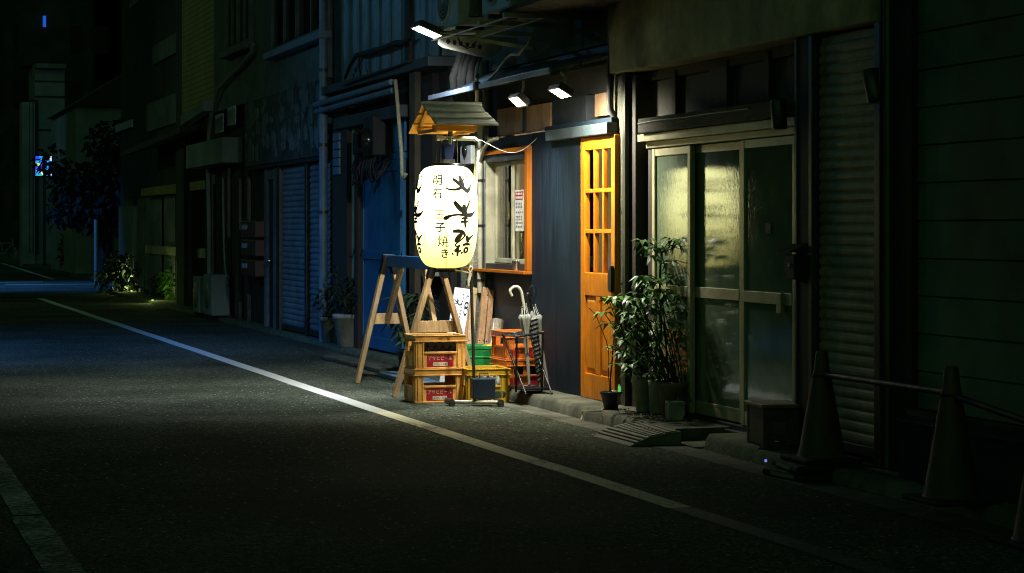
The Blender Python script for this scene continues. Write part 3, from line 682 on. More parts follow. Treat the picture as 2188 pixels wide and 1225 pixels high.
# ---- takeout window
fx0 = 5.775
wf = MB()
wf.box(fx0, 5.95, yw0, yw0 + .075, 1.115, 2.232); wf.box(fx0, 5.95, yw1 - .03, yw1, 1.115, 2.20)
wf.box(fx0 + .001, 5.95, yw0 + .076, yw1 - .031, 2.185, 2.226)
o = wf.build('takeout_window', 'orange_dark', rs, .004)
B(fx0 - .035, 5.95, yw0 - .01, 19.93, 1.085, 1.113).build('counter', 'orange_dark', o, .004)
w = MB(); X = 5.86
yA, yB, yM = yw0 + .078, yw1 - .034, (yw0 + yw1) / 2 - .03
w.box(5.80, 5.94, yB - .10, yB, 1.115, 2.183)
w.build('inner_jamb', 'pvc', o)
w = MB(); w.box(5.80, 5.93, yA, yB - .102, 1.115, 1.165); w.box(5.80, 5.93, yA, yB - .102, 2.12, 2.183); w.each('track', 'alu_dark', o)
for i, (a, b, X) in enumerate(((yM - .06, yB - .105, 5.90), (yA + .01, yM, 5.865))):
    q = MB(); t = .035 if i == 0 else .05
    q.box(X - .014, X + .014, a, a + t, 1.17, 2.115); q.box(X - .014, X + .014, b - t, b, 1.17, 2.115)
    q.box(X - .013, X + .013, a + t, b - t, 1.171, 1.215); q.box(X - .013, X + .013, a + t, b - t, 2.08, 2.114)
    f_ = q.build('sash', 'pvc', o, .003)
    B(X - .003, X + .003, a + t - .004, b - t + .004, 1.21, 2.085).build('pane', 'clear', f_)
# ---- room behind
w = MB(); w.box(8.2, 8.3, 16.0, 20.05, .1, 2.6); w.box(6.05, 8.2, 15.965, 16.0, .1, 2.6); w.box(6.3, 8.2, 20.05, 20.15, .1, 2.6); w.box(6.0, 8.3, 16.0, 20.1, 2.6, 2.7)
w.build('interior_wall', 'interior', rs)
B(6.0, 8.3, 16.0, 20.1, .05, .1).build('interior_floor', 'gap', rs)
w = MB(); w.box(7.8, 8.19, 16.2, 19.8, 1.75, 1.79); w.box(7.8, 8.19, 16.2, 19.8, 1.35, 1.38); w.box(7.4, 8.19, 16.2, 19.9, .1, .95); w.box(6.95, 7.0, 16.01, 16.5, .1, 2.1)
w.build('shelf', 'shelf', rs)
w = MB()
for k in range(16):
    y = 16.3 + k * .22; h = random.uniform(.1, .27); w.box(7.9, 8.1, y, y + random.uniform(.08, .17), 1.792, 1.792 + h)
    h = random.uniform(.1, .25); w.lathe([(.05, 0), (.05, h * .7), (.02, h)], (7.95, y + .05, 1.382), 8)
w.each('crockery', 'label', rs)
B(7.1, 7.16, 16.6, 19.2, 2.50, 2.53).build('kitchen_tube', 'bulb', rs)
# things at the window
yP = wy(1119, 6.10)
pt = thing('steel_pot', 'tall steel stock pot with a dark rim just inside the takeout window', 'pot', (6.10, yP, 1.12))
MB().lathe([(.12, 0), (.125, .01), (.125, .33)], (6.10, yP, 1.12), 24).build('body', 'steel', pt)
MB().lathe([(.135, .33), (.135, .38), (.11, .385), (.11, .40)], (6.10, yP, 1.12), 24).build('rim', 'black', pt)
B(5.97, 6.35, yA - .02, yA + 1.5, 1.09, 1.118).build('inner_counter', 'shelf', rs)
po = thing('menu_poster', 'long paper menu with a red heading on the takeout window glass', 'poster', (5.84, yA + .4, 1.55))
yp = wy(1109, 5.843)
B(5.8455, 5.8475, yp - .125, yp + .125, 1.47, 1.845).build('sheet', 'poster', po)
B(5.8435, 5.8452, yp - .105, yp + .11, 1.755, 1.83).build('heading', 'red', po)
w = MB()
for r_, z in enumerate((1.72, 1.69, 1.64, 1.60, 1.575, 1.545, 1.51)):
    y = yp + .10
    while y > yp - .09:
        l = random.uniform(.02, .05); w.box(5.8437, 5.8452, y - l, y, z - .008, z + .008); y -= l + random.uniform(.012, .03)
w.build('printed_lines', 'duct', po)
w = MB()
for r_, z in enumerate((1.81, 1.775)):
    y = yp + .09
    while y > yp - .07:
        l = random.uniform(.025, .045); w.box(5.8418, 5.8433, y - l, y, z - .010, z + .010); y -= l + .014
w.build('heading_marks', 'poster', po)
cup = thing('steel_cup', 'small shiny steel cup standing on the orange takeout counter', 'cup', (5.79, wy(1103, 5.79), 1.113))
MB().lathe([(.034, .0), (.036, .004), (.037, .085), (.039, .09), (.034, .088), (.032, .01)], (5.79, wy(1103, 5.79), 1.1135), 24, caps=(True, False)).build('body', 'steel', cup)
# ---- pipes and boxes at the pillar
for px, X, mat, r, lab in ((1026, 5.77, 'pvc', .028, 'cream drain pipe with black clips beside the takeout window'), (1036, 5.80, 'alu_dark', .022, 'grey conduit pipe between the cream pipe and the takeout window')):
    y = wy(px, X); pp = thing('wall_pipe', lab, 'pipe', (X, y, .1))
    MB().tube([(X, y, .2 if r < .025 else .88), (X, y, 2.4), (X + .05, y + .1, 2.6), (X + .05, y + .1, 3.1)], r, 12).build('pipe', mat, pp)
    w = MB()
    for z in (1.0, 1.52, 1.95): w.lathe([(r + .004, -.012), (r + .004, .012)], (X, y, z), 12); w.box(X, X + .06, y - .01, y + .01, z - .008, z + .008)
    w.each('clip', 'black', pp)
    if mat == 'pvc':
        w = MB(); y_ = y; B(X - r - .004, X - r + .01, y_ - .02, y_ + .022, 1.58, 1.75).build('tag', 'yellowtag', pp)
MB().tube([(5.72, wy(1062, 5.72), wz(1062, 296, 5.72)), (5.72, wy(1045, 5.72), wz(1045, 303, 5.72)), (5.75, wy(1034, 5.75), wz(1034, 318, 5.75)), (5.77, wy(1027, 5.77), wz(1027, 345, 5.77))], .018, 8).build('hose', 'pvc', rs)
# ---- awning
ya0, ya1 = 16.08, 19.72
aw = MB()
P = lambda x, y, z: (x, y, z)
aw.add([P(5.36, ya0, 2.765), P(5.36, ya1, 2.755), P(5.93, ya1, 3.00), P(5.93, ya0, 2.93), P(5.36, ya0, 2.745), P(5.36, ya1, 2.735), P(5.93, ya1, 2.98), P(5.93, ya0, 2.91)],
       [(0, 1, 2, 3), (4, 7, 6, 5), (0, 4, 5, 1), (1, 5, 6, 2), (3, 7, 4, 0), (2, 6, 7, 3)])
o = aw.build('awning', 'awning', rs)
w = MB(); w.bar((5.345, ya0 - .01, 2.755), (5.345, ya1 + .02, 2.745), .022, .045); w.build('edge_trim', 'awnedge', o, .003)
w = MB()
for y in (16.2, 17.3, 18.4, 19.55): w.bar((5.38, y, 2.735), (5.9, y, 2.85), .03, .03)
w.bar((5.62, ya0 + .05, 2.80), (5.62, ya1 - .05, 2.80), .03, .03)
w.each('rafter', 'alu_dark', o)
B(5.93, 5.99, ya0, ya1, 2.90, 3.06).build('flashing', 'awning', o)
# eaves above
w = MB(); ye = wy(1320, 5.4)
for k in range(9):
    y0 = 14.6 + k * .25; w.tube([(5.15, y0, 3.40), (5.9, y0, 3.52)], .055, 8)
w.box(5.18, 5.95, 14.5, 16.9, 3.27, 3.31); w.build('eaves', 'beam', rs)
# gap wall between restaurant and blue door house
gw = thing('alley_wall', 'near black recessed wall behind the glowing lantern between two shop fronts', 'wall', (6.1, 21.2, 0))
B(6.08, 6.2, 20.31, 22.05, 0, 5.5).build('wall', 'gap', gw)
w = MB(); w.box(6.0, 6.07, 20.6, 20.75, 0, 3.2); w.box(6.0, 6.07, 21.3, 21.42, 0, 3.2); w.each('post', 'darkwood', gw)

def px_box(name, lab, cat, px0, px1, py0, py1, X, dpt, mat, **k):
    y0, y1 = wy(px1, X), wy(px0, X); pm = (px0 + px1) / 2; z0, z1 = wz(pm, py1, X), wz(pm, py0, X)
    t = thing(name, lab, cat, (X, (y0 + y1) / 2, z0)); B(X, X + dpt, y0, y1, z0, z1).build('case', mat, t, .008); return t, y0, y1, z0, z1
t, y0, y1, z0, z1 = px_box('meter_cabinet', 'pale box cabinet on the wall behind the sawhorse beam', 'cabinet', 893, 922, 524, 590, 5.9, .14, 'greycase')
B(5.893, 5.9, y0 + .1, y1 - .1, z1 - .22, z1 - .05).build('window', 'darkglass', t)
t, y0, y1, z0, z1 = px_box('gas_meter', 'grey gas meter on the pillar wall right of the lantern holder', 'meter', 983, 1006, 312, 352, 5.68, .12, 'greycase')
MB().lathe([(.055, 0), (.055, .02), (.045, .025)], n=16, T=Matrix.Translation((5.68, (y0 + y1) / 2, z0 + .13)) @ Matrix.Rotation(-math.pi / 2, 4, 'Y')).build('dial', 'darkglass', t)
MB().tube([(5.74, y0 + .05, z0), (5.74, y0 + .05, z0 - .25), (5.82, y0 + .05, z0 - .32)], .018, 8).build('pipe', 'alu_dark', t)

# ---- air conditioners on the bracket above the awning
def aircon(loc, lab, w_=.75):
    a = thing('air_conditioner', lab, 'air conditioner', loc, 'air conditioner units above the awning')
    x, y, z = loc; h = .56
    B(x, x + .29, y - w_ / 2, y + w_ / 2, z, z + h).build('case', 'accase', a, .012)
    T = Matrix.Translation((x - .002, y + .09, z + h / 2)) @ Matrix.Rotation(-math.pi / 2, 4, 'Y')
    MB().lathe([(.225, -.02), (.225, .012), (.205, .012), (.205, -.02)], n=28, T=T, caps=(False, False)).build('fan_ring', 'accase', a)
    g = MB()
    for r_ in (.05, .085, .12, .155, .19): g.lathe([(r_, .006), (r_ + .007, .010), (r_ + .014, .006)], n=24, T=T, caps=(False, False))
    g.lathe([(.05, .004), (.045, .016)], n=16, T=T); g.build('fan_grille', 'grille', a)
    MB().lathe([(.2, -.001), (.2, .003)], n=24, T=T).build('fan_recess', 'black', a)
    f = MB()
    for s_ in (-1, 1): f.box(x + .02, x + .27, y + s_ * w_ * .33 - .03, y + s_ * w_ * .33 + .03, z - .035, z)
    f.each('foot', 'black', a); return a
aircon((5.16, 18.45, 3.29), 'left air conditioner unit above the awning, nearest the street lamp panel', .72)
aircon((5.16, 16.95, 3.30), 'right air conditioner unit above the awning, close to the wooden eaves', .80)
br = thing('aircon_bracket', 'steel bracket frame with a perforated plate holding the air conditioners', 'bracket', (5.5, 17.6, 3.15))
w = MB()
for y in (16.6, 17.3, 18.15, 18.75): w.bar((5.12, y, 3.235), (5.9, y, 3.235), .04, .04)
for x in (5.14, 5.44): w.bar((x, 16.5, 3.212), (x, 18.85, 3.212), .035, .0035)
w.build('frame', 'pipe', br)
w = MB()
T = 18.62
poly = [(x + .17, z + .055) for x, z in [(4.96, 3.185), (4.955, 3.11), (5.0, 3.08), (5.32, 3.01), (5.46, 3.0), (5.56, 3.06), (5.56, 3.185)]]
w.prism(poly, 'y', T, T + .012); w.build('perforated_plate', 'pipe', br)
w = MB()
for k in range(6): w.lathe([(.019, -.004), (.019, .002)], n=12, T=Matrix.Translation((5.22 + k * .06, T - .0, 3.19 - k * .008)) @ Matrix.Rotation(math.pi / 2, 4, 'X') @ Matrix.Scale(1.25, 4, (0, 1, 0)))
w.build('plate_hole', 'black', br)
w = MB(); w.bar((5.20, 17.9, 3.16), (5.58, 17.2, 3.02), .03, .03); w.bar((5.25, 17.8, 3.17), (5.72, 17.1, 3.36), .035, .035); w.build('brace', 'pvc', br)
ex = thing('exhaust_pipe', 'grey vertical duct pipe rising between the two air conditioners', 'pipe', (5.2, 17.75, 3.25))
MB().tube([(5.22, 17.72, 3.33), (5.22, 17.72, 3.38), (5.22, 17.72, 4.2)], [.065, .06, .055], 16).build('duct', 'duct', ex)
MB().lathe([(.07, 0), (.07, .025)], (5.22, 17.72, 3.33), 16).build('collar', 'duct', ex)
hs = thing('drain_hose', 'pale bent drain hose running from the bracket to the awning edge', 'hose', (5.4, 17.5, 2.8))
MB().tube([dep(px, py, Y) for px, py, Y in ((1134, 80, 17.0), (1128, 95, 17.0), (1112, 112, 17.15), (1108, 117, 17.2), (1092, 117, 17.4), (1080, 128, 17.6), (1065, 150, 17.9), (1045, 170, 18.2), (1036, 180, 18.3))], .013, 8).build('hose', 'pvc', hs)
cb = thing('cable_bundle', 'dark sagging bundle of sleeves and cables under the bracket above the lantern roof', 'cables', (5.6, 19.2, 2.7))
w = MB()
for k in range(7):
    px = 975 + k * 7 + random.uniform(-3, 3)
    w.tube([dep(px + 12, 100, 19.2), dep(px + random.uniform(-6, 6), 135, 19.3), dep(px - 6 + random.uniform(-6, 6), 165, 19.3), dep(px + random.uniform(-14, 4), 196, 19.4), dep(px + 6, 230, 19.5)], random.uniform(.02, .045), 8)
w.build('sleeves', 'sleeve', cb)
w = MB(); w.tube([dep(px, py, 18.1) for px, py in ((978, 80), (985, 95), (998, 104), (1010, 100), (1020, 84))], .007, 6); w.tube([dep(px, py, 15.9) for px, py in ((1309, -20), (1308, 60), (1305, 140), (1304, 180), (1303, 215), (1304, 235), (1313, 250), (1319, 268), (1320, 300))], .028, 10)
w.tube([dep(px, py, 15.85) for px, py in ((1332, 180), (1330, 205), (1328, 235), (1320, 255))], .012, 8)
w.each('black_cable', 'black', cb)

# ---- LED floodlights
def flood(c, ln, wd, tilt, lab, arm, power, beam, aim, tint, blend):
    c = Vector(c)
    f = thing('led_floodlight', lab, 'lamp', c, 'LED floodlights over the restaurant front')
    n = Vector((-math.sin(tilt), 0, -math.cos(tilt))); a = Vector((math.cos(tilt), 0, -math.sin(tilt))); y = Vector((0, 1, 0))
    T = Matrix(((a.x, y.x, n.x, c.x), (a.y, y.y, n.y, c.y), (a.z, y.z, n.z, c.z), (0, 0, 0, 1)))
    h = MB(); h.box(-wd / 2 - .012, wd / 2 + .012, -ln / 2 - .012, ln / 2 + .012, -.035, -.002, T=T)
    for k in range(6): h.box(-wd / 2, wd / 2, -ln / 2 + .02 + k * (ln - .04) / 5 - .004, -ln / 2 + .02 + k * (ln - .04) / 5 + .004, -.06, -.035, T=T)
    h.build('housing', 'alu_dark', f, .003)
    fr = MB()
    for s_ in (-1, 1):
        fr.box(s_ * (wd / 2 + .006) - .006, s_ * (wd / 2 + .006) + .006, -ln / 2 - .012, ln / 2 + .012, -.002, .006, T=T)
        fr.box(-wd / 2, wd / 2, s_ * (ln / 2 + .006) - .006, s_ * (ln / 2 + .006) + .006, -.002, .006, T=T)
    fr.build('frame', 'alu', f)
    MB().box(-wd / 2, wd / 2, -ln / 2, ln / 2, -.001, .002, T=T).build('led_panel', 'led', f)
    l = bpy.data.lights.new('floodlight_beam', 'SPOT'); l.energy = power; l.color = tint; l.spot_size = R(beam); l.spot_blend = blend; l.shadow_soft_size = .07
    lo = bpy.data.objects.new('floodlight_beam', l); COL.objects.link(lo); lo.location = c + n * .03; lo.rotation_euler = (Vector(aim) - c).to_track_quat('-Z', 'Y').to_euler()
    s_ = MB(); s_.tube([T @ Vector((0, 0, -.04))] + [Vector(p) for p in arm], .012, 8); s_.build('arm', 'pipe', f)
    return f
c1 = dep(1106, 217, 17.10); c2 = dep(1196, 198, 16.0); c3 = dep(912, 68, 18.30)
flood(c1, .24, .10, R(42), 'left LED floodlight hanging under the metal awning', [c1 + Vector((.05, 0, .12)), (5.45, 17.1, 2.74)], 360, 118, (5.2, 18.2, 0), (.96, .98, .94), 1.0)
flood(c2, .24, .11, R(30), 'right LED floodlight under the awning above the orange door', [c2 + Vector((.05, 0, .12)), (5.45, 16.1, 2.74)], 440, 166, c2 + Vector((.62, .18, -.76)), (1.0, .97, .76), 1.0)
flood(c3, .26, .22, R(22), 'uppermost LED floodlight on an arm beside the air conditioners', [c3 + Vector((.14, -.05, .04)), (5.02, 18.15, 3.22), (5.3, 18.0, 3.22)], 560, 150, (4.1, 20.8, 0), (.88, .95, 1.0), .9)

# ================================================================== BLUE DOOR HOUSE
bh = thing('blue_door_house', 'narrow old house with a blue steel door and teal metal sheet upper wall', 'building', (F, 24.2, 0))
w = MB(); w.box(6.02, 6.2, 22.1, 26.3, 0, 3.2); w.box(6.22, 9.5, 22.1, 22.2, 0, 6.4); w.box(9.4, 9.5, 22.21, 26.3, 0, 6.4); w.build('wall', 'gap', bh)
w = MB(); n = 90; vs = []; y0_, y1_ = 21.2, 25.75
for i in range(n + 1):
    y = y0_ + (y1_ - y0_) * i / n; x = F + .012 * math.sin(i * math.pi * .9); vs += [(x, y, 3.28), (x, y, 6.4)]
w.add(vs, [(2 * i, 2 * i + 1, 2 * i + 3, 2 * i + 2) for i in range(n)]); w.box(F + .03, F + .2, 21.2, 25.75, 3.28, 6.4)
w.build('metal_sheet', 'corrug', bh)
w = MB(); w.box(F - .04, F - .0, wy(880) - .03, wy(872), 3.28, 6.4); w.build('sheet_joint', 'darkwood', bh)
w = MB(); w.box(F - .03, F + .0, wy(872) + .01, wy(867), 3.28, 6.4); w.build('corner_strip', 'blue_and_bluelit', bh)
B(F + .05, F + .2, 25.76, 26.38, 2.6, 6.4).build('side_strip', 'darkwood', bh)
w = MB(); w.box(F - .12, F + .25, 21.2, 26.3, 3.17, 3.275); w.build('ledge', 'lintel', bh, .01)
w = MB()
for z, x in ((3.07, 5.72), (2.98, 5.74)): w.tube([(x, 26.7, z), (x, 22.7, z + .03)], .035, 10)
w.each('gutter_pipe', 'blue_and_bluelit', bh)
w = MB(); w.box(5.80, 5.97, 22.7, 26.0, 2.72, 2.86); w.build('lintel', 'lintel', bh, .008)
w = MB(); w.box(5.78, 5.85, wy(886, 5.78), wy(874, 5.78), 0, 3.165); w.build('post', 'transom', bh, .008)
w = MB(); w.tube([(5.70, wy(845, 5.7), wz(845, 172, 5.7)), (5.68, wy(849, 5.68), wz(849, 215, 5.68)), (5.66, wy(858, 5.66), wz(858, 325, 5.66)), (5.66, wy(859, 5.66), wz(859, 370, 5.66)), (5.66, wy(865, 5.66), wz(865, 381, 5.66)), (5.66, wy(867, 5.66), wz(867, 372, 5.66))], .022, 8)
w.build('downpipe', 'pvc', bh)
# door
X = 5.94; y0, y1 = wy(859, X), wy(766, X)
d = MB(); d.box(X, X + .05, y0, y1, .08, 2.27); o = d.build('door', 'bluepaint', bh, .004)
d = MB()
d.box(X - .02, X - .001, y0, y0 + .10, .08, 2.27); d.box(X - .02, X - .001, wy(779, X), y1, .08, 2.27)
d.box(X - .019, X - .001, y0 + .10, wy(779, X), 2.15, 2.27); d.box(X - .026, X - .001, y0 - .0, y1 + .1, 1.13, 1.235); d.box(X - .019, X - .001, y0 + .1, wy(779, X), .08, .22)
d.build('frame', 'bluepaint', o, .004)
for a, b in ((795, 814), (838, 864)): B(5.95, 5.98, wy(b, 5.95), wy(a, 5.95), 2.36, 2.71).build('transom_panel', 'bluepaint', bh)
B(5.92, 5.999, wy(834, 5.92), wy(817, 5.92), 2.30, 2.719).build('transom_post', 'darkwood', bh)
w = MB(); w.box(5.93, 6.0, y0 - .03, y1 + .03, 2.275, 2.35); w.build('head', 'bluepaint', bh)
w = MB(); w.box(5.84, 6.0, wy(741, 5.84), wy(711, 5.84), .05, 2.72); w.box(5.86, 6.0, wy(764, 5.86), wy(758, 5.86), .05, 2.5); w.each('side_wall', 'darkwood', bh)
w = MB(); w.box(5.90, 5.99, wy(756, 5.9), wy(745, 5.9), .05, 2.72); w.build('sliding_stile', 'alu', bh, .004)
w = MB()
for k in range(5): w.box(5.81, 5.837, wy(722, 5.8), wy(709, 5.8), 2.16 + k * .105, 2.255 + k * .105)
w.each('wall_tile', 'blue_and_bluelit', bh, .004)
em = thing('electric_meter', 'dark cluster of electric meters and wires left of the blue door head', 'meter', (5.7, wy(770, 5.7), 2.3))
w = MB(); a = wy(793, 5.7); b = wy(770, 5.7)
w.box(5.72, 5.88, a, a + .5, 2.32, 2.78); w.box(5.70, 5.84, a + .62, a + .95, 2.36, 2.62); w.build('case', 'black', em, .02)
MB().lathe([(.14, 0), (.14, .08), (.10, .11)], n=18, T=Matrix.Translation((5.72, a + .2, 2.5)) @ Matrix.Rotation(-math.pi / 2, 4, 'Y')).build('dial', 'darkglass', em)
w = MB()
for k in range(9):
    y = a + .1 + k * .12; w.tube([(5.78, y, 2.34), (5.74, y + random.uniform(-.1, .1), 2.2), (5.74, y + random.uniform(-.2, .2), 2.1 - random.random() * .15), (5.84, y + random.uniform(-.3, .1), 2.16), (5.9, y - .2, 2.25)], .018, 6)
w.each('wires', 'black', em)
dp = thing('drain_pipe', 'tall drain pipe with blue street light in its colour between the roller shutter and the blue door house', 'pipe', (5.78, 26.5, 0))
MB().tube([(5.78, 26.48, .05), (5.78, 26.48, 6.2)], .055, 14).build('pipe', 'blue_and_bluelit', dp)
w = MB()
for z in (.7, 1.7, 2.55, 3.5): w.lathe([(.062, -.02), (.062, .02)], (5.78, 26.48, z), 14)
w.each('clip', 'alu_dark', dp)
ww = thing('wall_cable', 'black corrugated cable sagging across the teal metal sheet wall', 'cable', (5.78, 24, 3.4))
w = MB(); w.tube([(5.77, wy(px, 5.77), wz(px, py, 5.77)) for px, py in ((737, 168), (748, 140), (762, 118), (775, 116), (815, 105), (845, 93), (862, 92), (880, 80))], [.02, .022, .028, .035, .035, .035, .03, .02], 8)
w.tube([(5.77, wy(px, 5.77), wz(px, py, 5.77)) for px, py in ((767, 120), (767, 140), (771, 165))], .012, 6)
w.build('sleeve', 'black', ww)
w = MB(); w.tube([(5.70, wy(px, 5.7), wz(px, py, 5.7)) for px, py in ((735, 182), (760, 172), (800, 158), (840, 145), (872, 132))], .012, 6); w.build('thin_cable', 'black', ww)

# ================================================================== SHUTTER HOUSE
sh = thing('shutter_house', 'two storey grey stucco house with dark stone band and double roller shutter', 'building', (F, 31.5, 0))
yE0, yE1 = 26.62, wy(424)
w = MB(); w.box(F + .02, F + .3, yE0, wy(455), 3.42, 7.2); w.build('upper_wall', 'stucco_grey', sh)
w = MB(); w.box(F + .12, F + .32, yE0, yE1, 0, 3.41); w.box(F + .35, 9.5, yE0, yE0 + .1, 0, 7.2); w.box(F + .35, 9.5, yE1 - .1, yE1, 0, 3.4); w.build('wall', 'gap', sh)
B(F - .2, 9.6, yE0 - .1, wy(455), 7.2, 7.35).build('roof', 'gap', sh)
w = MB(); w.box(F - .03, F + .11, yE0, wy(527), 2.43, 3.405); w.build('stone_band', 'stone', sh)
w = MB()
for k in range(70):
    y = random.uniform(yE0 + .1, wy(530)); z = random.uniform(2.5, 3.25); a = random.uniform(.06, .16); h = random.uniform(.08, .28)
    x = F - .033 - random.random() * .012
    w.prism([(y - a, z), (y - a * .3, z - .03), (y + a * .8, z + .02), (y + a, z + h * .7), (y + a * .2, z + h), (y - a * .8, z + h * .8)], 'x', x, F - .029)
w.each('stone_facing', 'stucco_grey', sh)
# windows above
for a, b, zs, zt_ in ((585, 703, 4.0, 5.3), (488, 540, 4.30, 5.5)):
    y0, y1 = wy(b), wy(a)
    f = MB(); t = .09
    f.box(F - .05, F + .015, y0, y0 + t, zs, zt_); f.box(F - .05, F + .015, y1 - t, y1, zs, zt_); f.box(F - .05, F + .015, y0, y1, zt_, zt_ + t); f.box(F - .045, F + .015, y0 + t, y1 - t, zs, zs + .06)
    for k in (1, 2, 3): yy = y0 + (y1 - y0) * k / 4; f.box(F - .045 if k != 2 else F - .06, F + .015, yy - .03, yy + .03, zs + .06, zt_)
    o = f.build('window', 'stucco_grey', sh)
    B(F - .01, F + .005, y0 + t, y1 - t, zs + .05, zt_ - .01).build('pane', 'darkglass', o)
    B(F - .14, F + .015, y0 - .1, y1 + .1, zs - .10, zs - .002).build('sill', 'blue_and_bluelit' if a > 550 else 'stucco_grey', o, .01)  # wide window's sill carries its blue light as colour
# shutters
for a, b in ((597, 650), (655, 698)):
    w = MB(); slats(w, F + .06, wy(b), wy(a), .14, 2.34, .078, .018); w.box(F + .065, F + .1, wy(b), wy(a), .1, 2.36)
    o = w.build('roller_shutter', 'shutter_blue', sh)
    B(F + .03, F + .09, wy(b), wy(a), .08, .138).build('bottom_bar', 'alu_dark', o)
    if a == 655: B(F + .02, F + .04, wy(692), wy(682), 1.02, 1.14).build('lock', 'alu_dark', o)
w = MB()
for a, b in ((650.5, 654.5), (590, 596.5)): w.box(F + .0, F + .11, wy(b), wy(a), .05, 2.42)
w.each('shutter_post', 'alu_dark', sh)
B(F - .03, F + .11, yE0, wy(527), 2.37, 2.42).build('canopy_edge', 'gap', sh)
w = MB(); w.box(F + .02, F + .11, wy(588), wy(581), .05, 2.36); w.box(F + .02, F + .11, wy(566), wy(561), .05, 2.36); w.box(F + .03, F + .11, wy(581) + .01, wy(566) - .01, 2.2, 2.34)
o = w.build('door_frame', 'stucco_grey', sh)
B(F + .07, F + .10, wy(581), wy(566), .06, 2.2).build('door', 'gap', o)
MB().lathe([(.03, 0), (.04, .03), (.02, .05)], n=12, T=Matrix.Translation((F + .02, wy(576), 1.02)) @ Matrix.Rotation(-math.pi / 2, 4, 'Y')).build('knob', 'steel', o)
w = MB(); w.box(F - .22, F + .1, wy(505), wy(424), 2.52, 2.92); w.build('sign_box', 'farwall', sh, .01)
w = MB()
for px in (443, 470, 476, 496, 500, 518): w.box(F + .06, F + .115, wy(px + 2.5), wy(px - 1.5), .05, 2.5)
w.each('sliding_frame', 'alu_dark', sh)
for px, py, s_ in ((494, 246, 1.0), (468, 262, .8)):
    B(F + .0, F + .018, wy(px + 8), wy(px - 8), wz(px, py + 22), wz(px, py - 18)).build('wall_plate', 'label', sh)
w = MB(); w.tube([(F - .05, wy(px, F - .05), wz(px, py, F - .05)) for px, py in ((541, 95), (538, 112), (520, 135), (490, 165), (468, 190), (455, 225), (448, 270), (446, 300))], .035, 8)
w.tube([(F - .05, wy(px, F - .05), wz(px, py, F - .05)) for px, py in ((444, 362), (446, 430), (447, 520), (447, 595))], .035, 8)
w.tube([(F + .02, wy(px), wz(px, py)) for px, py in ((474, 380), (475, 480), (478, 560), (484, 610))], .02, 6)
w.each('conduit', 'farwall', sh)
for k, (py, lab) in enumerate(((489, 'topmost red brown mailbox of the three beside the shutter house door'), (529, 'middle red brown mailbox of the three beside the shutter house door'), (572, 'lowest red brown mailbox of the three beside the shutter house door'))):
    y0, y1 = wy(562), wy(531); z = wz(546, py); mm = thing('mailbox', lab, 'mailbox', (F - .05, (y0 + y1) / 2, z - .13), 'stack of wall mailboxes')
    B(F - .12, F + .11, y0, y1, z - .13, z + .12).build('box', 'mailred', mm, .015)
    B(F - .128, F - .122, y1 - .55, y1 - .12, z - .01, z + .06).build('name_label', 'label', mm)
for k, (a, b, lab, h) in enumerate(((409, 428, 'left pale outdoor condenser unit on the ground by the far house', .60), (431, 455, 'right pale outdoor condenser unit on the ground by the far house', .66))):
    X = 5.62; y0, y1 = wy(b, X), wy(a, X)
    u_ = thing('condenser_unit', lab, 'air conditioner', (X, (y0 + y1) / 2, 0), 'condenser units on the ground'); 
    B(X, X + .3, y0 + .15, y1 - .15, .08, .08 + h).build('case', 'farwall', u_, .02)
    w = MB(); w.box(X, X + .28, y0 + .3, y0 + .45, 0, .08); w.box(X, X + .28, y1 - .45, y1 - .3, 0, .08); w.each('foot', 'gap', u_)
    T_ = Matrix.Translation((X - .002, (y0 + y1) / 2, .08 + h / 2)) @ Matrix.Rotation(-math.pi / 2, 4, 'Y')
    MB().lathe([(.22, 0), (.22, .008), (.05, .012)], n=20, T=T_).build('fan_grille', 'grille', u_)

# ================================================================== TILED HOUSE AND CORNER SHOP
th = thing('tiled_house', 'tall olive tiled building above a dim ground floor shop with a long ledge', 'building', (F, 40, 0))
w = MB(); yT0, yT1 = wy(455) + .03, wy(383)
w.box(F + .05, F + .4, yT0, yT1, 3.45, 9.0); w.build('tiled_wall', 'tile', th)
w = MB()
for k in range(60): w.box(F + .046, F + .049, yT0, yT1, 3.5 + k * .092, 3.512 + k * .092)
w.build('tile_joint', 'tile_dark', th)
w = MB(); w.box(F + .5, F + .8, yE1 + .05, 52, 0, 9.0); w.box(F + .82, 12, 51.8, 52, 0, 9); w.box(F + .1, F + .49, wy(383) + .1, wy(364), 0, 9.0); w.build('wall', 'fardark', th)
B(F - .1, 12, yT0 - .0, 52.1, 9.0, 9.2).build('roof', 'gap', th)
w = MB()
yT0 = yE1 + .12
w.add([(5.55, yT0, 3.25), (5.55, 45.5, 3.10), (6.3, 45.5, 3.3), (6.3, yT0, 3.4), (5.55, yT0, 3.15), (5.55, 45.5, 3.0), (6.3, 45.5, 3.2), (6.3, yT0, 3.3)], [(0, 1, 2, 3), (4, 7, 6, 5), (0, 4, 5, 1), (1, 5, 6, 2), (2, 6, 7, 3), (3, 7, 4, 0)])
w.build('canopy', 'fardark', th)
MB().bar((5.45, wy(444, 5.45), 3.42), (5.45, wy(396, 5.45), 3.30), .16, .16).build('rolled_awning', 'farwall', th)
w = MB(); w.box(F + .2, F + .49, 37.4, 46.0, 2.18, 2.34); w.build('ledge', 'tile', th)
w = MB(); w.box(F + .35, F + .49, 37.6, 46.5, .95, 1.12); w.build('counter_band', 'band', th)
w = MB()
for px, ww_ in ((268, 9), (330, 20), (360, 14), (300, 6)): w.box(F + .40, F + .49, wy(px + ww_, F + .4), wy(px - ww_, F + .4), .15, 2.15)
w.each('shop_panel', 'stucco_grey', th)
B(F + .36, F + .49, wy(290, F + .4), wy(257, F + .4), .3, 2.0).build('shop_door', 'farwall', th)
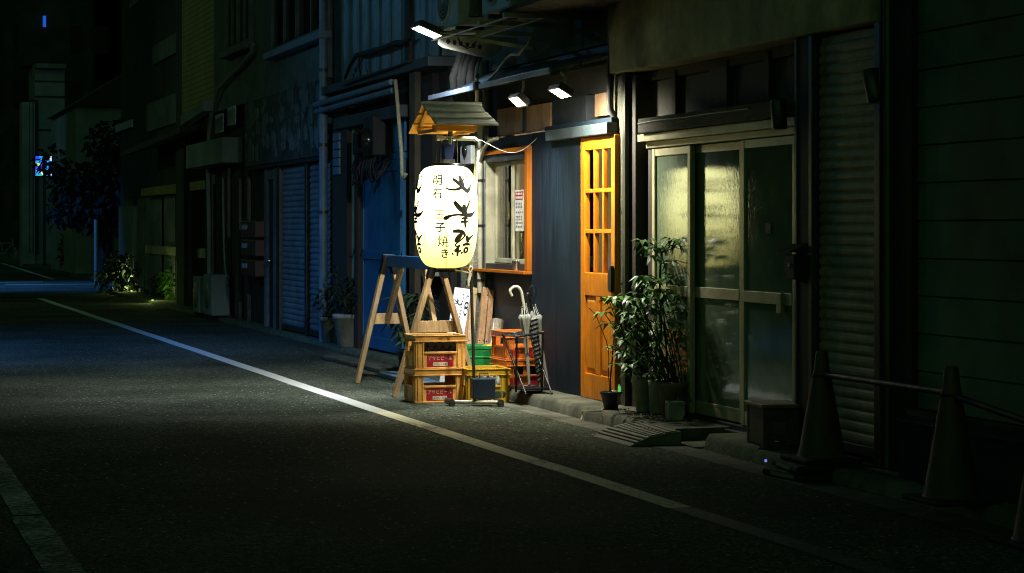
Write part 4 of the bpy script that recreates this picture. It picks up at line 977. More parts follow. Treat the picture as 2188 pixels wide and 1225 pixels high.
w = MB(); w.box(F + .45, F + .49, 40.5, 46, 5.0, 5.4); w.box(F + .45, F + .49, 39.5, 50, 6.6, 6.75); w.box(F + .45, F + .49, 39.5, 47, 3.6, 4.2); w.each('balcony_band', 'stucco_grey', th)
B(F + .44, F + .49, wy(280, F + .44), wy(246, F + .44), 3.83, 4.0).build('window_light', 'label', th)

# bushes lit by garden lamps
for px, py, s_, lab in ((322, 612, .45, 'left clump of shrub leaves lit green by a garden lamp'), (372, 632, .34, 'right clump of shrub leaves lit green beside the wooden post')):
    p = gnd(px, py + 14); b = thing('shrub', lab, 'shrub', p)
    w = MB(); cloud(w, p + Vector((.1, 0, .42)), (.35, .9, .42), 420, .16, .09); w.build('foliage', 'leaf_bright', b)
    w = MB()
    for k in range(6): w.tube([p + Vector((.1, random.uniform(-.3, .3), 0)), p + Vector((.1, random.uniform(-.6, .6), .5))], .012, 5)
    w.build('stem', 'stem', b)
    g = thing('garden_lamp', 'tiny ground lamp glowing under the %s shrub' % ('left' if px < 350 else 'right'), 'lamp', p + Vector((-.5, -.5, 0)))
    q = p + Vector((-.5, -.5, 0)); MB().tube([q, q + Vector((0, 0, .05))], .03, 8).build('spike', 'black', g); MB().lathe([(.02, .05), (.02, .07)], q, 8).build('bulb', 'gardenlamp', g)
    l = bpy.data.lights.new('garden_lamp_light', 'POINT'); l.energy = 8 if px < 350 else 5; l.color = (.8, 1, .3); l.shadow_soft_size = .05
    lo = bpy.data.objects.new('garden_lamp_light', l); COL.objects.link(lo); lo.location = q + Vector((-.05, -.15, .28))
for k, (px, py, rx, rz, n, lab) in enumerate(((250, 628, .7, .55, 500, 'dark round hedge bush at the street corner'), (350, 640, .5, .35, 350, 'dark low hedge between the lit shrubs and the condenser units'), (500, 668, .45, .4, 350, 'dark unlit bush by the sliding frame of the shutter house'))):
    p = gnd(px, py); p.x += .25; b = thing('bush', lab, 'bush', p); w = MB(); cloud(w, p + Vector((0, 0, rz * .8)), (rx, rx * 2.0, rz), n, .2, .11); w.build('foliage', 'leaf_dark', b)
    w = MB(); w.tube([p, p + Vector((0, 0, rz))], .02, 6); w.build('stem', 'stem', b)
p = gnd(383, 657); b = thing('wooden_post', 'pale upright wooden post beside the lit shrubs', 'post', p)
z = (657 - 560) * (p.y / .98) / FPX
MB().box(p.x - .06, p.x + .06, p.y - .06, p.y + .06, 0, z).build('post', 'band', b, .01)

# ---- far end
p = gnd(205, 606); b = thing('sign_pole', 'thin pale vertical pole at the far street corner', 'pole', p)
MB().tube([p, p + Vector((0, 0, 1.72))], .055, 10).build('pole', 'farwall', b)
fb = thing('pale_building', 'tall narrow pale building beyond the crossing with a tiny blue lit window above', 'building', dep(90, 560, 85))
xL, xR = dep(47, 0, 85).x, dep(138, 0, 85).x
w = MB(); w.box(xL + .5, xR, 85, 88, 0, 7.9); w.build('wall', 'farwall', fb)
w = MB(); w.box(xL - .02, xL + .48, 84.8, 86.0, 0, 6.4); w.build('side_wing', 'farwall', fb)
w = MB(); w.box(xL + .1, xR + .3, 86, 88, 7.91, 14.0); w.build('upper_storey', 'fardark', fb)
w = MB()
for px in (63, 70, 78): x = dep(px, 0, 84.9).x; w.tube([(x, 84.85, .5), (x, 84.85, 6.5)], .06, 6)
for z in (4.2, 5.3, 6.6, 7.2): w.box(xL + .5, xR, 84.95, 84.99, z, z + .06)
w.each('pipe', 'fardark', fb)
B(xL + .48, xR, 84.3, 84.98, 7.7, 7.88).build('canopy', 'stucco_grey', fb)
B(dep(118, 0, 84.9).x, dep(133, 0, 84.9).x, 84.8, 84.98, .1, 2.0).build('door', 'blue_and_bluelit', fb)
x, z = dep(95, 355, 80).x, dep(95, 355, 80).z
sg = thing('lit_sign', 'small square colourful lit sign shining through the dark tree leaves', 'sign', (x, 80, z))
MB().box(x - .32, x + .32, 80, 80.08, z - .36, z + .36).build('panel', 'sign', sg)
w = MB(); w.box(x - .37, x - .322, 79.98, 80.1, z - .4, z + .4); w.box(x + .322, x + .37, 79.98, 80.1, z - .4, z + .4); w.box(x - .322, x + .322, 79.98, 80.1, z + .362, z + .4); w.box(x - .322, x + .322, 79.98, 80.1, z - .4, z - .362); w.tube([(x, 80.06, .0), (x, 80.06, z - .4)], .05, 8)
w.build('frame', 'fardark', sg)
db = thing('dark_tower', 'black tower block far behind the pale building past the crossing', 'building', dep(60, 540, 125))
xa, xb = dep(-60, 0, 125).x, dep(200, 0, 125).x
B(xa, xb, 125, 140, 0, 26).build('wall', 'fardark', db)
q = dep(95, 46, 85.95); B(q.x - .06, q.x + .06, 85.93, 85.99, q.z - .22, q.z + .22).build('lit_window', 'bluewin', fb)
w = MB()
for i in range(5):
    for j in range(6): w.box(xa + .8 + i * 1.5, xa + 1.7 + i * 1.5, 124.92, 124.98, 2 + j * 3.2, 3.6 + j * 3.2)
w.each('window', 'gap', db)
cs = thing('corner_house', 'low dark house past the crossing partly hidden by the black tree', 'building', dep(180, 570, 66))
w = MB(); w.box(dep(162, 0, 66).x, 13, 66, 74, 0, 5.2); w.build('wall', 'farwall' , cs)
w = MB(); w.prism([(dep(150, 0, 66).x, 5.2), (13.2, 5.2), (13.2, 6.6), (10, 7.4)], 'y', 65.7, 74); w.build('roof', 'fardark', cs)
B(dep(200, 0, 66).x, dep(240, 0, 66).x, 65.9, 65.99, .1, 2.4).build('door', 'fardark', cs)
# black tree
p = Vector((7.0, 59.5, 0)); p = gnd(222, 602); tr = thing('street_tree', 'big black leafy tree standing at the far street corner', 'tree', p)
w = MB(); w.tube([p, p + Vector((.05, 0, 1.2)), p + Vector((-.05, .1, 2.4)), p + Vector((.1, 0, 4))], [.2, .16, .13, .07], 9)
for k in range(9):
    a = k * .9; s = p + Vector((0, 0, 1.6 + k * .22)); w.tube([s, s + Vector((math.cos(a) * .7, math.sin(a) * .7, .4)), s + Vector((math.cos(a) * 1.4, math.sin(a) * 1.4, .5))], [.06, .04, .015], 6)
w.build('trunk', 'bark', tr)
w = MB()
for c, r_, n in (((.1, 0, 2.5), (1.0, 1.1, 1.2), 900), ((.9, 0, 2.2), (.8, .9, 1.0), 600), ((-.6, 0, 2.3), (.7, .8, .9), 420), ((.3, 0, 3.7), (.8, .9, .8), 420), ((-1.05, 0, 2.8), (.5, .6, .6), 150), ((-1.15, 0, 1.9), (.45, .5, .35), 120), ((1.4, 0, 2.9), (.6, .8, .8), 260), (tuple(dep(108, 350, p.y) - p), (.42, .4, .42), 75)):
    cloud(w, p + Vector(c), r_, n, .26, .15)
w.build('crown', 'leaf_far', tr)
b = thing('bush', 'dark bush in front of the pale far building door', 'bush', dep(175, 575, 70))
q = dep(165, 560, 70); w = MB(); cloud(w, (q.x, 70, .75), (.55, .6, .8), 300, .22, .12); w.build('foliage', 'leaf_far', b)
# bicycle
bk = dep(8, 550, 98); bk.z = .02
bi = thing('bicycle', 'parked bicycle at the left edge far down the street', 'bicycle', bk)
for s_ in (-1, 1):
    T_ = Matrix.Translation(bk + Vector((s_ * .52, 0, .34))) @ Matrix.Rotation(math.pi / 2, 4, 'X')
    wh = MB(); wh.lathe([(.30, -.02), (.34, -.02), (.34, .02), (.30, .02), (.30, -.02)], n=20, T=T_, caps=(False, False))
    o = wh.build('wheel', 'rubber', bi)
    sp = MB()
    for k in range(6): t = k * math.pi / 6; sp.tube([T_ @ Vector((.3 * math.cos(t), .3 * math.sin(t), 0)), T_ @ Vector((-.3 * math.cos(t), -.3 * math.sin(t), 0))], .006, 4)
    sp.build('spokes', 'steel', o)
w = MB()
for a, b in (((-.52, .34), (-.12, .80)), ((-.52, .34), (-.02, .32)), ((-.02, .32), (-.15, .90)), ((-.14, .78), (.40, .80)), ((-.02, .32), (.40, .76)), ((.40, .70), (.37, 1.02)), ((.41, .72), (.52, .34))):
    w.tube([bk + Vector((a[0], 0, a[1])), bk + Vector((b[0], 0, b[1]))], .022, 6)
w.build('frame', 'farwall', bi)
w = MB(); w.tube([bk + Vector((.37, -.28, 1.0)), bk + Vector((.38, 0, 1.03)), bk + Vector((.37, .28, 1.0))], .02, 6); w.build('handlebar', 'steel', bi)
B(bk.x - .29, bk.x - .03, bk.y - .08, bk.y + .08, bk.z + .90, bk.z + .96).build('saddle', 'black', bi, .02)

# ================================================================== LANTERN AND ITS STAND
LX, LY = 4.825, 17.27
st = thing('lantern_stand', 'slim galvanised pipe stand with a long foot bar carrying the paper lantern', 'stand', (5.05, LY, 0))
base = Vector((5.06, 17.22, .03)); top = Vector((5.10, 17.25, 2.25))
w = MB(); w.tube([base, Vector((5.035, 17.25, 1.15))], .014, 10); w.build('lower_pole', 'alu_dark', st)
w = MB(); w.tube([(5.035, 17.25, 1.10), (5.062, 17.25, 1.7), (5.095, 17.25, 2.19), (5.09, 17.25, 2.235), (5.06, 17.25, 2.252)], .019, 10); w.build('upper_pole', 'pipe', st)
w = MB(); w.tube([(5.07, 17.25, 2.252), (4.78, LY, 2.254)], .019, 10); w.tube([(4.74, LY, 2.254), (4.79, LY, 2.254)], .024, 10); w.build('arm', 'pipe', st)
w = MB(); w.lathe([(.027, -.03), (.027, .03)], (5.097, 17.25, 2.20), 12); w.tube([(4.83, LY, 2.254), (4.90, LY, 2.254)], .026, 10); w.lathe([(.03, -.05), (.03, .02)], (4.855, LY, 2.25), 12); w.lathe([(.025, -.03), (.025, .03)], (5.035, 17.25, 1.12), 12)
w.each('coupling', 'steel', st)
w = MB(); w.tube([(4.87, 17.24, .035), (5.23, 17.08, .035)], .017, 10); w.build('foot_bar', 'pipe', st)
w = MB()
for x, y in ((4.86, 17.245), (5.24, 17.075)): w.tube([(x, y - .03, .035), (x, y + .12, .035)], .027, 10); w.tube([(x, y - .02, .0), (x, y - .02, .04)], .027, 10)
w.each('foot_elbow', 'alu_dark', st)
ct = thing('cable', 'thin white electric cable sagging from the lantern stand to the lintel', 'cable', (5.1, 17.25, 2.2))
pp = []
A_, B_ = Vector((5.10, 17.25, 2.245)), Vector((5.76, wy(1147, 5.76), wz(1147, 296, 5.76)))
for k in range(15): t = k / 14; q = A_.lerp(B_, t); q.z -= .12 * math.sin(math.pi * (t ** 1.25)); pp.append(q)
MB().tube(pp, .0032, 6).build('cable', 'wire', ct)
rp = thing('tied_rope', 'pale rope knotted round the stand pole at counter height', 'rope', (5.03, 17.22, 1.1))
w = MB(); w.tube([dep(px, py, 17.22) for px, py in ((964, 577), (985, 580), (1004, 584), (1010, 573), (1006, 569), (1001, 576), (1006, 585), (1003, 600), (998, 615))], .008, 6)
w.tube([dep(px, py, 17.2) for px, py in ((1005, 585), (1000, 598), (1001, 612))], .009, 6); w.build('rope', 'cream', rp)

zc = 1.592; HH = .43; RM = .266
def prof(t):                      # t -1 .. 1 from bottom to top
    a = abs(t)
    r = RM * (1 - .07 * a ** 2 - .12 * a ** 3 - .24 * a ** 9)
    if t < 0: r *= 1 - .075 * a ** 2
    return r
ln = thing('paper_lantern', 'large glowing white paper lantern with brushed black characters', 'lantern', (LX, LY, zc))
N = 72; P_ = []
for i in range(121):
    t = -1 + 2 * i / 120; z = HH * t
    r = prof(t)
    edge = 1 - abs(t)
    if edge < .07: r *= .60 + .40 * math.sqrt(1 - (1 - edge / .07) ** 2)
    r -= .0016 * (.5 + .5 * math.cos(z * 2 * math.pi / .0135))
    P_.append((r, z))
MB().lathe(P_, (LX, LY, zc), N, caps=(True, True)).build('paper', 'paper', ln)
r0 = P_[0][0]
MB().lathe([(r0 * .93, -HH - .035), (r0 * 1.0, -HH - .03), (r0 * 1.0, -HH + .004), (r0 * .9, -HH + .006), (r0 * .88, -HH - .03)], (LX, LY, zc), 40, caps=(False, False)).build('bottom_ring', 'lacquer', ln)
MB().lathe([(.13, HH - .002), (.13, HH + .018), (.10, HH + .022), (.10, HH - .002)], (LX, LY, zc), 40, caps=(False, False)).build('top_ring', 'lacquer', ln)
# navy hanging holder
w = MB(); z0, z1 = zc + HH + .02, 2.232
w.add([(LX - .04 + dx, LY + dy, z) for z, k in ((z0 + .03, .7), (z1 - .03, 1.0), (z1, .8)) for dx, dy in ((-.05 * k + .055, -.025), (.052 * k + .055, -.025), (.052 * k + .055, .025), (-.05 * k + .055, .025))],
      [(0, 1, 5, 4), (1, 2, 6, 5), (2, 3, 7, 6), (3, 0, 4, 7), (4, 5, 9, 8), (5, 6, 10, 9), (6, 7, 11, 10), (7, 4, 8, 11), (8, 9, 10, 11), (0, 3, 2, 1)])
w.build('holder', 'bluebow', ln, .006)
w = MB()
for dx in (-.05, .085): w.tube([(LX + dx, LY - .02, z1 + .01), (LX + dx * 1.1, LY - .02, zc + HH + .1), (LX + dx * 1.05, LY - .02, zc + HH + .01)], .004, 6)
w.tube([(LX - .05, LY, z1), (LX - .085, LY - .01, 2.14), (LX - .09, LY, 2.06), (LX - .10, LY, 2.02)], .004, 6)
w.box(LX - .03, LX + .07, LY - .03, LY + .03, zc + HH + .005, zc + HH + .055)
w.build('hook', 'alu_dark', ln)
# lettering wrapped round the paper. The lantern faces the camera's way down the street.
A0 = math.atan2(-LY, -LX)
def on_lantern(s, z, off=.0035):           # s: arc length to the right of the facing line
    t = max(-1, min(1, (z - zc) / HH)); r = prof(t) + off; a = A0 + s / RM
    return (LX + r * math.cos(a), LY + r * math.sin(a), z)
K = 1 / (4.083 * 253)                       # crop unit -> metres
zpx = lambda cy: EYE + (HORIZ - (320 + cy / 4.083)) / 253.0
w = MB()
def asin_s(xm): return RM * math.asin(max(-.98, min(.98, xm / RM)))
def big(strokes, cx, dz=0, k=1.0, turn=0):
    s0 = asin_s((cx - 394) * K)
    cxm = 530
    fx = 1 / math.cos(s0 / RM) if turn == 0 else 1.0
    brush(w, [[(u, v, h) for u, v, h in st_] for st_ in strokes], lambda u, v, kk: on_lantern(s0 + turn + (u - cxm) * K * fx * k, zpx(v) + dz, .0035 + kk * .0003))
BOLD, BOLD_ADD = 1.28, 2.8
for S_ in (S_DAI, S_KO, S_KETSU): big(S_, 535)
for S_ in (S_DAI, S_KO, S_KETSU): big(S_, 394, turn=-.345, k=1.1)
for S_ in (S_DAI, S_KO, S_KETSU): big(S_, 394, turn=.74, k=1.1)
w.build('brush_lettering', 'ink', ln, fix=False); BOLD, BOLD_ADD = 1.0, 0.0
w = MB()
def small(ch, cx, cy, size, bold):
    vs, fs, W_, H_ = glyphs(ch, .18, bold); s0 = asin_s((cx - 394) * K); z0 = zpx(cy)
    w.add([on_lantern(s0 + x * size * K / max(W_, H_), z0 + y * size * K / max(W_, H_), .004) for x, y in vs], fs)
for ch, cx, cy, sz in (('明', 313, 275, 92), ('石', 315, 390, 86), ('玉', 334, 568, 80), ('子', 342, 680, 88), ('焼', 366, 796, 100), ('き', 380, 902, 78)): small(ch, cx, cy, sz, .006 if ch == '焼' else .015 if ch == '玉' else .022)
w.build('small_lettering', 'ink', ln, fix=False)
# crest circles near the left rim
w = MB()
for (s0, z0, r_) in ((-.30, 1.86, .05), (-.315, 1.78, .055), (-.29, 1.80, .03)):
    for k in range(22):
        a, b = k / 22 * 6.28, (k + 1) / 22 * 6.28
        w.add([on_lantern(s0 + math.cos(t) * rr, z0 + math.sin(t) * rr * 1.5, .004) for t, rr in ((a, r_), (b, r_), (b, r_ - .005), (a, r_ - .005))], [(0, 1, 2, 3)])
w.build('crest', 'ink', ln, fix=False)

# ---- little gabled roof over the lantern
rf = thing('lantern_roof', 'little gabled cedar roof mounted above the glowing lantern', 'roof', (4.86, LY, 2.3))
xl, xr = 4.612, 5.125; zr_ = 2.532; yr = LY
for side in (-1, 1):
    sp = .36 if side < 0 else .33; dz = .170 if side < 0 else .212
    for k in range(3):
        t0, t1 = k / 3 - .02 * (k > 0), (k + 1) / 3 + .06
        e0 = .03 * (k > 0); ex = .012 * k
        a = Vector((0, yr + side * sp * t0, zr_ - dz * t0 - .004 * k + .014 * (k == 0))); b = Vector((0, yr + side * sp * t1, zr_ - dz * t1 - .004 * k + .016))
        w = MB(); th_ = .014
        xa_, xb_ = xl - ex * .5 + .018 * k * (side < 0), xr + ex + (.012 * k if side < 0 else -.02)
        if side > 0: xa_ -= .006 * k
        vs = []
        for q in (a, b):
            for x in (xa_, xb_):
                vs += [(x, q.y, q.z), (x, q.y, q.z - th_)]
        w.add(vs, [(0, 2, 6, 4), (1, 5, 7, 3), (0, 4, 5, 1), (2, 3, 7, 6), (0, 1, 3, 2), (4, 6, 7, 5)])
        w.build('roof_board', 'cedar' if side < 0 else 'cedar_lit', rf, .003)  # near slope in the olive lit tone, far slope in the lantern's glow
w = MB()
for x in (xl + .05, xr - .14):
    for side in (-1, 1): w.bar((x, yr + side * .015, zr_ - .03), (x, yr + side * .30, zr_ - (.165 if side < 0 else .205)), .03, .032)
    w.bar((x, yr - .27, zr_ - .225), (x, yr + .27, zr_ - .225), .03, .03)
for y in (yr - .24, yr + .24): w.bar((xl + .03, y, zr_ - .205), (xr - .1, y, zr_ - .205), .026, .05)
w.build('frame', 'cedar_lit', rf, .003)
w = MB(); w.box(4.845, 4.875, LY - .02, LY + .02, 2.275, zr_ - .03); w.build('mount', 'black', rf)
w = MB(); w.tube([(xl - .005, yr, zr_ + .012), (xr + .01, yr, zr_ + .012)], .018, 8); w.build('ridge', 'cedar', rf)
pk = thing('awning_prop', 'short pale upright pole clamped to the awning edge behind the lantern roof', 'pole', (5.36, wy(1019, 5.36), 2.6))
y = wy(1019, 5.33); MB().tube([(5.33, y, 2.45), (5.33, y, 2.82)], .016, 8).build('pole', 'pvc', pk); B(5.305, 5.355, y - .03, y + .03, 2.715, 2.79).build('clamp', 'black', pk)

# ================================================================== SAWHORSE
sw = thing('sawhorse', 'wooden sawhorse with blue beam and black brackets behind the beer crates', 'sawhorse', (5.0, 19.2, 0))
w = MB(); w.box(4.995, 5.04, 18.12, 20.22, 1.125, 1.235); w.build('beam', 'bluebeam', sw, .004)
for Y, xo in ((20.05, 4.72), (18.27, 4.64)):
    tp = 5.02
    a1, b1 = Vector((tp - .035, Y, 1.17)), Vector((xo, Y + .05, 0)); a2, b2 = Vector((tp + .035, Y, 1.17)), Vector((2 * tp - xo + .0, Y + .05, 0))
    for a, b in ((a1, b1), (a2, b2)):
        w = MB(); w.bar(a, b, .042, .085, up=(0, 1, 0)); w.build('leg', 'pine', sw, .004)
    w = MB(); t = .62; p1, p2 = a1.lerp(b1, .47), a2.lerp(b2, .47)
    y_ = Y + .052 + .0; w.box(p1.x - .0, p2.x + .0, Y + .068, Y + .096, p1.z - .055, p1.z + .05); w.build('cross_brace', 'pine', sw, .003)
    w = MB(); sgn = 1 if Y < 19 else -1
    w.bar((tp, Y + sgn * .50, 1.115), (tp, Y + .058 + (.0 if sgn < 0 else .0), p1.z - .03), .04, .07, up=(0, 1, 0)) if sgn < 0 else w.bar((tp + .015, Y + .5, 1.115), (tp + .015, Y + .14, p1.z + .02), .04, .06, up=(0, 1, 0))
    w.build('diagonal_brace', 'pine', sw, .003)
    w = MB()
    for a, b in ((a1, b1), (a2, b2)):
        d = (b - a).normalized(); w.bar(a - d * .06, a + d * .12, .056, .10, up=(0, 1, 0))
    w.box(tp - .06, tp + .06, Y - .03, Y + .03, 1.105, 1.245); w.build('bracket', 'lacquer', sw, .006)

# ================================================================== CRATES
def crate_shell(L_, W_, H_, win=True, t=.012, win0=.50, win1=.84, low=None):
    """ribbed bottle crate, origin at the base centre; long front face looks to -Y"""
    m = MB(); lx, ly = L_ / 2, W_ / 2; post = .075
    for sx in (-1, 1):
        for sy in (-1, 1):
            x0, x1 = sorted((sx * lx, sx * (lx - post))); y0, y1 = sorted((sy * ly, sy * (ly - .012))); m.box(x0, x1, y0, y1, .012, H_ - .05)
            x0, x1 = sorted((sx * lx, sx * (lx - .012))); y0, y1 = sorted((sy * (ly - .0125), sy * (ly - post))); m.box(x0, x1, y0, y1, .012, H_ - .05)
            for k in (.018, .06):          # corner ribs
                x0, x1 = sorted((sx * (lx - k), sx * (lx - k - .007))); y0, y1 = sorted((sy * (ly + .0), sy * (ly + .011))); m.box(x0, x1, y0, y1, .02, H_ - .05)
                y0, y1 = sorted((sy * (ly - k), sy * (ly - k - .007))); x0, x1 = sorted((sx * lx, sx * (lx + .011))); m.box(x0, x1, y0, y1, .02, H_ - .05)
    zw0, zw1 = H_ * win0, H_ * win1
    for sy in (-1, 1):
        y0, y1 = sorted((sy * (ly - .004), sy * (ly - .012))); m.box(-lx + post, lx - post, y0, y1, .0125, zw0)
        y0, y1 = sorted((sy * ly, sy * (ly + .010))); m.box(-lx + post, lx - post, y0, y1, zw0 - .012, zw0 + .004)
    for sx in (-1, 1):
        x0, x1 = sorted((sx * (lx - .004), sx * (lx - .012))); m.box(x0, x1, -ly + post, ly - post, .0125, zw0)
        x0, x1 = sorted((sx * lx, sx * (lx + .010))); m.box(x0, x1, -ly + post, ly - post, zw0 - .012, zw0 + .004)
    # rim and base bands
    for z0, z1, g in ((H_ - .052, H_ - .003, .006), (H_ - .056, H_ - .049, .016), (H_ - .006, H_, .016), (.0, .012, .008)):
        m.box(-lx - g, lx + g, -ly - g, -ly + .012, z0, z1); m.box(-lx - g, lx + g, ly - .012, ly + g, z0, z1)
        m.box(-lx - g, -lx + .012, -ly + .0121, ly - .0121, z0, z1); m.box(lx - .012, lx + g, -ly + .0121, ly - .0121, z0, z1)
    m.box(-lx + .004, lx - .004, -ly + .004, ly - .004, .006, .016)
    # fillets in the hand holes
    for sy in (-1, 1):
        for sx in (-1, 1):
            x = sx * (lx - post); y0, y1 = sorted((sy * (ly - .002), sy * (ly - .010)))
            m.prism([(x, zw1 + .02), (x, zw1 - .03), (x - sx * .012, zw1 - .008), (x - sx * .034, zw1 + .02)], 'y', y0, y1)
        y0, y1 = sorted((sy * (ly - .002), sy * (ly - .010))); m.box(-lx + post, lx - post, y0, y1, zw1 + .005, H_ - .05)
    return m
def beer_crate(label, loc, rot, bottles=False):
    t = thing('beer_crate', label, 'crate', (0, 0, 0), 'ochre beer crates stacked in front of the sawhorse')
    L_, W_, H_ = .435, .345, .288
    crate_shell(L_, W_, H_).build('shell', 'crate', t, .0022)
    y = -W_ / 2 + .0015
    w = MB(); w.box(-.118, .118, y - .0, y + .002, .018, .122); pl = w.build('label_panel', 'red', t)
    vs, fs, W0, H0 = glyphs('アサヒビール', None, .012); k = .212 / W0
    MB().add([(x * k, y - .0012, .092 + yy * k * 1.12) for x, yy in vs], fs).build('lettering', 'cream', pl, fix=False)
    B(-.064, .064, y - .0012, y - .0002, .024, .056).build('small_panel', 'cream', pl)
    vs, fs, W0, H0 = glyphs('小びん・30本'); k = .112 / W0
    MB().add([(x * k, y - .0022, .040 + yy * k * 1.2) for x, yy in vs], fs).build('small_lettering', 'maroon', pl, fix=False)
    vs, fs, W0, H0 = glyphs('W'); xs = -L_ / 2 - .001   # pale mark on the end panel
    t.location = loc; t.rotation_euler = (0, 0, rot); return t
cx_, cy_ = 4.865, 17.79
beer_crate('lower ochre beer crate of the front stack, empty inside', (cx_ - .002, cy_ + .0, .001), .012)
beer_crate('upper ochre beer crate of the front stack, full of dark bottles', (cx_ + .006, cy_ + .0, .290), -.008)
# bottles in the upper crate
bt = thing('beer_bottle', 'dark brown beer bottle in the upper ochre crate', 'bottle', (0, 0, 0), 'dark bottles in the upper beer crate')
MB().lathe([(.029, 0), (.030, .006), (.030, .125), (.026, .15), (.0145, .175), (.0125, .205), (.0125, .212)], (0, 0, 0), 12).build('glass', 'bottle', bt)
MB().lathe([(.0145, .207), (.0145, .219), (.012, .222)], (0, 0, 0), 10).build('cap', 'grille', bt)
first = True
for i in range(6):
    for j in range(5):
        q = bt if first else copy_tree(bt); first = False
        q.location = (cx_ + .006 + (i - 2.5) * .066, cy_ + (j - 2) * .063, .290 + .018)

# orange crates
def orange_crate(label, loc):
    t = thing('soft_drink_crate', label, 'crate', (0, 0, 0), 'orange crates behind the umbrella stand')
    L_, W_, H_ = .37, .40, .245
    crate_shell(L_, W_, H_, win0=.46, win1=.80).build('shell', 'crate_o', t, .0022)
    w = MB(); y = -W_ / 2 + .0015
    for cx0, s_ in ((.07, 1.), ):
        w.lathe([(.045, 0), (.045, .002)], n=18, T=Matrix.Translation((cx0, y, .058)) @ Matrix.Rotation(math.pi / 2, 4, 'X'))
        w.prism([(cx0 - .06, .03), (cx0 - .01, .055), (cx0 - .04, .095)], 'y', y - .001, y)
    w.box(-.15, -.07, y - .002, y, .03, .09)
    w.build('emblem', 'red', t)
    w = MB(); w.box(-.03, .035, -W_ / 2 - .006, -W_ / 2 + .004, .115, .195); w.build('centre_post', 'crate_o', t, .003)
    t.location = loc; t.rotation_euler = (0, 0, .03); return t
ox, oy = 5.655, 17.87
orange_crate('lower orange crate of the pair behind the umbrella stand', (ox, oy, .105))
orange_crate('upper orange crate of the pair behind the umbrella stand', (ox + .004, oy, .352))
gb = thing('green_bottle', 'dark green bottle standing in the lower orange crate', 'bottle', (0, 0, 0), 'green bottles in the lower orange crate')
MB().lathe([(.033, 0), (.034, .006), (.034, .15), (.028, .175), (.014, .205), (.013, .222)], (0, 0, 0), 12).build('glass', 'darkgreen', gb)
MB().lathe([(.0145, .215), (.0145, .225)], (0, 0, 0), 10).build('cap', 'grille', gb)
first = True
for i in range(4):
    for j in range(3):
        q = gb if first else copy_tree(gb); first = False; q.location = (ox + (i - 1.5) * .08, oy - .12 + j * .085, .123)
# yellow crate with clear bottles
yx, yy_ = 5.262, 17.66
t = thing('soda_crate', 'bright yellow crate of clear bottles beside the navy weight', 'crate', (0, 0, 0))
crate_shell(.36, .42, .292, win0=.50, win1=.80).build('shell', 'crate_y', t, .0022)
w = MB(); y = -.21 + .0015
for cx0 in (.075, .118): w.lathe([(.034, 0), (.034, .002), (.02, .003)], n=18, T=Matrix.Translation((cx0, y, .072)) @ Matrix.Rotation(math.pi / 2, 4, 'X'))
w.build('emblem', 'darkgreen', t); t.location = (yx, yy_, .001); t.rotation_euler = (0, 0, -.05)
cbt = thing('soda_bottle', 'clear bottle with a blue and white band in the yellow crate', 'bottle', (0, 0, 0), 'clear bottles in the yellow crate')
MB().lathe([(.026, 0), (.027, .006), (.027, .14), (.020, .175), (.014, .20), (.0135, .215)], (0, 0, 0), 12).build('glass', 'milk', cbt)
MB().lathe([(.0275, .115), (.0278, .14)], (0, 0, 0), 12, caps=(False, False)).build('band', 'bluelabel', cbt)
MB().lathe([(.0155, .207), (.0155, .222)], (0, 0, 0), 10).build('cap', 'white', cbt)
first = True
for i in range(5):
    for j in range(4):
        q = cbt if first else copy_tree(cbt); first = False; q.location = (yx + (i - 2) * .060, yy_ - .155 + j * .085, .02)
# green folding crate
gx, gy = 5.49, 18.46
t = thing('green_crate', 'green folding crate behind the yellow crate holding white and yellow packets', 'crate', (gx, gy, 0))
w = MB(); L_, W_, H_ = .36, .30, .44
T_ = Matrix.Translation((gx, gy, .002)) @ Matrix.Rotation(-.32, 4, 'Z')
for sy in (-1, 1):
    w.box(-L_ / 2, L_ / 2, sy * W_ / 2 - .008, sy * W_ / 2 + .008, .0, .17, T=T_); w.box(-L_ / 2, L_ / 2, sy * W_ / 2 - .008, sy * W_ / 2 + .008, .2, H_ - .03, T=T_)
    for k in range(9): x = -L_ / 2 + .02 + k * .04; w.box(x - .004, x + .004, sy * W_ / 2 - .014, sy * W_ / 2 + .014, .01, .2, T=T_)
    w.box(-L_ / 2 + .03, L_ / 2 - .03, sy * W_ / 2 - .014, sy * W_ / 2 + .014, .33, .345, T=T_); w.box(-L_ / 2 + .03, L_ / 2 - .03, sy * W_ / 2 - .014, sy * W_ / 2 + .014, .215, .23, T=T_)
for sx in (-1, 1):
    w.box(sx * L_ / 2 - .008, sx * L_ / 2 + .008, -W_ / 2 + .009, W_ / 2 - .009, .0, .17, T=T_)
    w.box(sx * L_ / 2 - .008, sx * L_ / 2 + .008, -W_ / 2 + .009, W_ / 2 - .009, .33, H_ - .03, T=T_)
for z0, z1, g in ((H_ - .03, H_, .014), (.168, .2, .012)):
    w.box(-L_ / 2 - g, L_ / 2 + g, -W_ / 2 - g, -W_ / 2 + .012, z0, z1, T=T_); w.box(-L_ / 2 - g, L_ / 2 + g, W_ / 2 - .012, W_ / 2 + g, z0, z1, T=T_)
    w.box(-L_ / 2 - g, -L_ / 2 + .012, -W_ / 2 + .0121, W_ / 2 - .0121, z0, z1, T=T_); w.box(L_ / 2 - .012, L_ / 2 + g, -W_ / 2 + .0121, W_ / 2 - .0121, z0, z1, T=T_)
w.box(-L_ / 2 + .01, L_ / 2 - .01, -W_ / 2 + .01, W_ / 2 - .01, .004, .012, T=T_)
w.build('shell', 'crate_g', t, .003)
